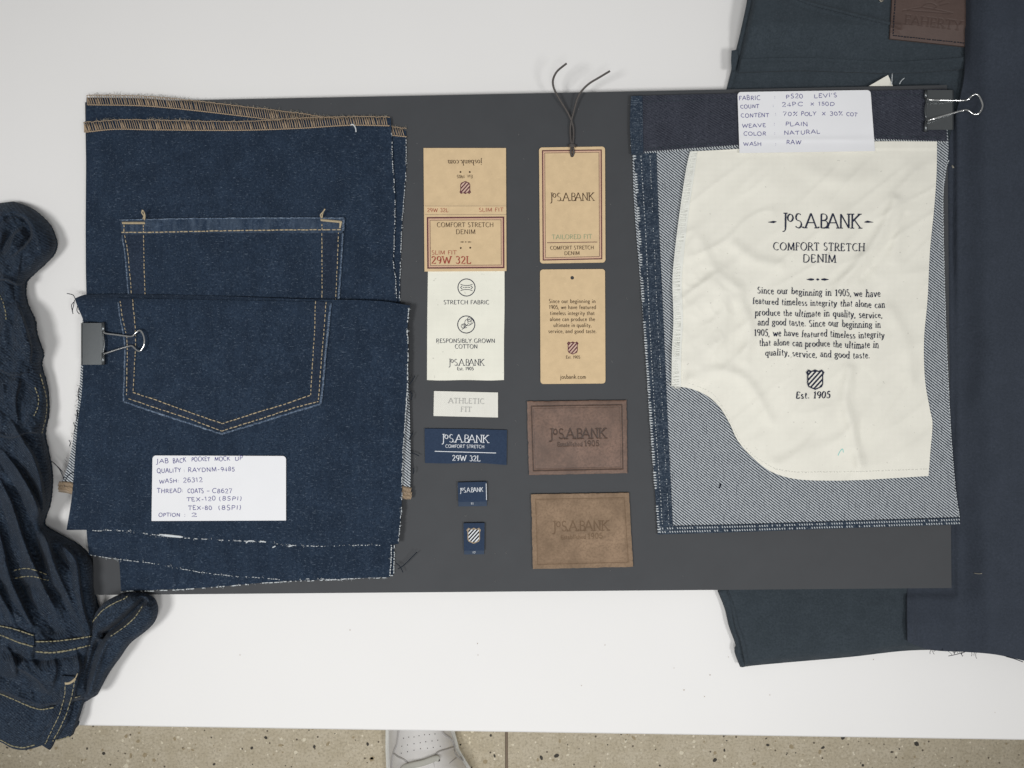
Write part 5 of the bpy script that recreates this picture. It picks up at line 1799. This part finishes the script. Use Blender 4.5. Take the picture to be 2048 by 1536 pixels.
# its leather patch (a part of the jeans)
cp_ = ((1787, -45), (1942, -40), (1932, 93), (1780, 77))
zLP = lambda x, y: zDk(x, y) + .0020 + .0003 * nz(x, y, .02, 66)
nu, nv = 170, 140
P = coons([cp_[0], cp_[1]], [cp_[3], cp_[2]], [cp_[0], cp_[3]], [cp_[1], cp_[2]], nu, nv, False)
X, Y = P[..., 0], P[..., 1]
e = np.zeros(X.shape)
lines_ = [catmull([(1804, 22), (1826, 17), (1842, 14), (1850, 8), (1862, 6), (1873, 12), (1866, 18)], 4), catmull([(1842, 14), (1868, 18), (1905, 26)], 4), catmull([(1806, 20), (1840, 22), (1900, 27)], 4), [(1878, 4), (1890, -2)], [(1880, 10), (1896, 6)], [(1870, 0), (1878, -8)]]
for q in lines_:
    e = np.maximum(e, .8 * np.clip((1.5 - seg_dist(X, Y, [q])) / 1.0, 0, 1))
for q, wd in letters('FAHERTY', (1809, 47), (1922, 60), 18, bold=.8):
    e = np.maximum(e, .9 * np.clip((float(np.mean(wd)) / 2 + .7 - seg_dist(X, Y, [q])) / 1.0, 0, 1))
Gp = np.array([[W(x, y, zLP(x, y) - .0004 * e[j, i]) for i, (x, y) in enumerate(P[j])] for j in range(nv)])
mb = MB()
sheet(mb, Gp, .0016)
at = np.zeros(len(mb.v))
at[:nu * nv] = (e * .4).reshape(-1)
mb.attr = at
lp = mb.build('leather_patch', M['leather2'], td)
mb = MB()
stitches(mb, [(1793, -40), (1786, 70)], zLP, 3.4, 2.2, 1.0)
stitches(mb, [(1786, 71), (1929, 86)], zLP, 3.4, 2.2, 1.0)
mb.build('stitching', M['thread_dark'], lp, kind='stuff')
mb = MB()
mb.tube([W(x, y, zDk(x, y) + h) for x, y, h in ((1758, -2, .0005), (1762, 3, .0012), (1766, 1, .0005))], .0006, 5)
mb.build('thread_end', M['fluff'], td)

# white corner of a care tag peeping out above the board
t = thing('paper_corner', 'small white pointed corner of a tag peeping out behind the board above the note', 'tag', 1765, 160, .0085)
mb = MB()
a = [(1738, 172), (1776, 150), (1786, 172)]
top = [W(x, y, .0115 - .0004 * (y - 150) / 20) for x, y in a]
bot = [(x, y, z - .0004) for x, y, z in top]
mb.poly(top[::-1])
mb.poly(bot)
for i in range(3):
    mb.poly([top[i], top[(i + 1) % 3], bot[(i + 1) % 3], bot[i]])
mb.build('paper', M['cotton'], t, smooth=False)
mb = MB()
mb.tube([W(x, y, .0125) for x, y in catmull([(1783, 170), (1784, 160), (1784.5, 147)], 3)], .0003, 4)
mb.tube([W(x, y, .0125) for x, y in catmull([(1799, 168), (1803, 161), (1809, 156)], 3)], .0003, 4)
mb.build('loose_thread', M['thread_white'], t)

# ------------------------------------------------------------------ navy cloth at the right edge
tn_ = thing('navy_cloth', 'smooth navy twill cloth along the right edge, over the charcoal jeans and beside the board', 'cloth', 1990, 650, .0005)


def navy_field(X, Y):
    xl = np.interp(Y, [-80, 170, 1176, 1280], [1936, 1925, 1830, 1815])
    u = np.clip((X - 1912) / 75, 0, 1)
    z = .0095 + .0125 * u * u * (3 - 2 * u)
    z = z + .017 * np.clip((170 - Y) / 110, 0, 1) * np.clip((X - 1900) / 40, 0, 1)
    z += .0024 * vnoise(X, Y, .006, 83) + .0006 * vnoise(X, Y, .02, 84)
    z += ridge(X, Y, [(1990, 780), (1965, 860), (1975, 960), (2010, 1060)], 26, -.0022) + ridge(X, Y, [(2010, 700), (1985, 780)], 30, .0012)
    z += np.clip((Y - 1195) / 30, 0, 1) * (ridge(X, Y, [(1826, 1190), (1824, 1270)], 7, .0022) - .0005)
    z = np.where((X < 1912) & (Y > 160) & (Y < 1190), np.minimum(z, .0068), z)
    z = z + .0062 * np.clip((Y - 1180) / 70, 0, 1) * np.clip((1960 - X) / 60, 0, 1)
    z -= .004 * np.clip((Y - 1290) / 60, 0, 1)
    return z


NF = Field(1800, 2230, -90, 1400, 6, navy_field)
mb = MB()
Gn = lift(coons([(1934, -80), (2220, -80)], [(1815, 1283), (1840, 1294), (1870, 1301), (1930, 1304), (1990, 1309), (2050, 1322), (2220, 1365)],
                [(1934, -80), (1932, 60), (1927, 165), (1870, 400), (1830, 900), (1815, 1176), (1815, 1283)], [(2220, -80), (2220, 1365)], 80, 200), lambda x, y: NF(x, y))
sheet(mb, Gn, .0012)
mb.build('fabric', M['navy'], tn_)
mb = MB()
fuzz(mb, [(1850, 1298), (1900, 1303), (1960, 1306)], lambda x, y: NF(x, y), 16, 5, 12, .00018, 1.4, 1.4, .8)
mb.tube([W(x, y, NF(x, y) + .0003) for x, y in catmull([(1930, 1304), (1912, 1309), (1897, 1312)], 3)], .00025, 4)
mb.tube([W(x, y, NF(x, y) + .0003) for x, y in catmull([(2012, 1313), (2030, 1318), (2046, 1324)], 3)], .0003, 4)
mb.build('frayed_fibre', M['thread_dark'], tn_, kind='stuff')
mb = MB()
mb.tube([W(1904, 331, .0125), W(1907, 336, .0128)], .0006, 5)
mb.build('lint', M['fluff'], tn_)
mb = MB()
mb.tube([W(x, y, NF(x, y) + .0003) for x, y in catmull([(1948, 1146), (1956, 1147.5), (1964, 1147)], 3)], .0003, 4)
mb.build('lint', M['fluff'], tn_)

# ------------------------------------------------------------------ sneaker on the floor
ts = thing('white_sneaker', 'white leather sneaker on the terrazzo floor, toe hidden under the table', 'shoe', 855, 1560, Z_FLOOR)


def shoe_c(y):
    return np.interp(y, [1375, 1400, 1430, 1462, 1500, 1536, 1600, 1700, 1780], [838, 838, 839, 840, 845, 857, 868, 876, 878])


def shoe_w(y):
    return np.interp(y, [1375, 1385, 1405, 1430, 1462, 1500, 1536, 1600, 1700, 1760, 1780], [2, 26, 48, 60, 65, 70, 80, 80, 72, 56, 30])


def shoe_h(y):
    return np.interp(y, [1375, 1400, 1430, 1462, 1500, 1536, 1600, 1700, 1780], [.016, .030, .040, .046, .054, .066, .085, .098, .098])


def zSh(x, y):
    s = abs(x - shoe_c(y)) / max(shoe_w(y), 1)
    h = shoe_h(y)
    p = max(0.0, 1 - min(s / .97, 1) ** 2.6)
    return Z_FLOOR + .018 + h * p ** .62 + .0008 * nz(x, y, .05, 5)


rows_ = np.r_[np.linspace(1375, 1400, 14), np.linspace(1403, 1780, 120)]
Ps = np.array([[(shoe_c(y) + shoe_w(y) * s, y) for s in np.linspace(-1, 1, 60)] for y in rows_])
mb = MB()
mb.grid(lift(Ps, zSh))
mb.build('upper', M['shoe'], ts)
mb = MB()
ring = [(shoe_c(y) + shoe_w(y) * 1.03 + 2, y) for y in rows_] + [(shoe_c(y) - shoe_w(y) * 1.03 - 2, y) for y in rows_[::-1]]
top = [W(x, y, Z_FLOOR + .022) for x, y in ring]
bot = [W(x, y, Z_FLOOR + .0006) for x, y in ring]
inner = [W(x + (shoe_c(y) - x) * .12, y, Z_FLOOR + .022) for x, y in ring]
n = len(ring)
for i in range(n):
    k = (i + 1) % n
    mb.poly([bot[k], bot[i], top[i], top[k]])
    mb.poly([top[k], top[i], inner[i], inner[k]])
mb.build('sole', M['shoe_sole'], ts)


def seam(pts, r=.0016, mat='shoe_seam', name='piping', dz=.0006):
    mb = MB()
    p = walk(catmull(pts), 3)
    mb.tube([W(x, y, zSh(x, y) + dz) for x, y in p], r, 7, .8)
    mb.build(name, M[mat], ts)


seam([(800, 1440), (797, 1466), (794, 1488), (787, 1505), (783, 1530), (780, 1560)], .0017)
seam([(876, 1445), (886, 1466), (902, 1478), (908, 1492), (909, 1504), (916, 1514), (932, 1526), (940, 1545)], .0017)
seam([(787, 1506), (796, 1513), (808, 1519), (816, 1526)], .0014)
seam([(906, 1494), (893, 1499), (880, 1503), (872, 1508), (868, 1516)], .0014)
seam([(889, 1545), (893, 1533), (902, 1524), (912, 1516)], .0012)
zV = lambda x, y: zSh(x, y) + .0018
panel('eyestay', M['shoe'], ts, [(789, 1509), (800, 1515), (810, 1520), (816, 1527)], [(780, 1590), (812, 1590)], [(789, 1509), (785, 1530), (780, 1590)], [(816, 1527), (814, 1550), (812, 1590)], zV, .002, 16, 30)
panel('eyestay', M['shoe'], ts, [(869, 1514), (878, 1505), (892, 1500), (905, 1496)], [(884, 1590), (925, 1590)], [(869, 1514), (869, 1535), (884, 1590)], [(905, 1496), (912, 1515), (925, 1590)], zV, .002, 20, 30)
mb = MB()
c_ = catmull([(801, 1547), (808, 1536), (822, 1531), (845, 1526), (862, 1520), (872, 1517), (878, 1519)], 5)
mb.tube([W(x, y, zSh(x, y) + .0035) for x, y in c_], [.0030] + [.0044] * (len(c_) - 4) + [.0046, .0042, .0034], 9, .45)
mb.build('lace', M['shoe_lace'], ts)
mb = MB()
disc(mb, (877.5, 1520.5), 2.6, lambda x, y: zV(x, y) + .0006, .0004, 12)
mb.build('eyelet', M['shoe_hole'], ts, smooth=False)
mb = MB()
for pts in ([(807, 1476.5), (817.5, 1474.5), (828, 1474), (838, 1471.5), (849, 1469.5), (859, 1469), (870, 1468)], [(803.5, 1492.5), (815, 1490), (828, 1487.5), (840.5, 1485.5), (851.5, 1483.5), (864, 1482), (875.5, 1480.5)],
            [(802.5, 1506.5), (815, 1503.5), (828, 1500.5), (841, 1497.5), (855, 1496.5), (866.5, 1495), (880.5, 1492.5)]):
    for x, y in pts:
        disc(mb, (x, y), 1.0, zSh, .0004, 8)
mb.build('perforation', M['shoe_hole'], ts, smooth=False, kind='stuff')
panel('tongue', M['shoe'], ts, [(818, 1532), (845, 1528), (866, 1522)], [(814, 1600), (882, 1600)], [(818, 1532), (814, 1600)], [(866, 1522), (882, 1600)], lambda x, y: zSh(x, y) + .0012, .0012, 16, 20)
mb = MB()
op = [(868 + 46 * math.cos(a), 1690 + 52 * math.sin(a)) for a in np.linspace(0, 2 * math.pi, 28, endpoint=False)]
mb.poly([W(x, y, zSh(868, 1690) + .0015) for x, y in op][::-1])
mb.build('collar_lining', M['sock'], ts, smooth=False)

# ------------------------------------------------------------------ stray dust specks on the white tabletop
mb = MB()
for x, y in ((1163, 1371), (1368, 1380), (1409, 1393), (1457, 1314), (1348, 1336), (1747, 1319), (955, 1287), (700, 1260), (1210, 1290), (1420, 1350), (480, 1310), (956, 1310), (1990, 1425), (1540, 1390)):
    s = random.uniform(.6, 1.3)
    mb.poly([W(x + s * math.cos(k) * random.uniform(.6, 1), y + s * math.sin(k), .0003) for k in np.linspace(6.28, 0, 6, endpoint=False)])
o = mb.build('dust', M['ink_tan'], smooth=False, kind='stuff')
o['label'] = 'tiny dust specks on the white tabletop'
o['category'] = 'dust'
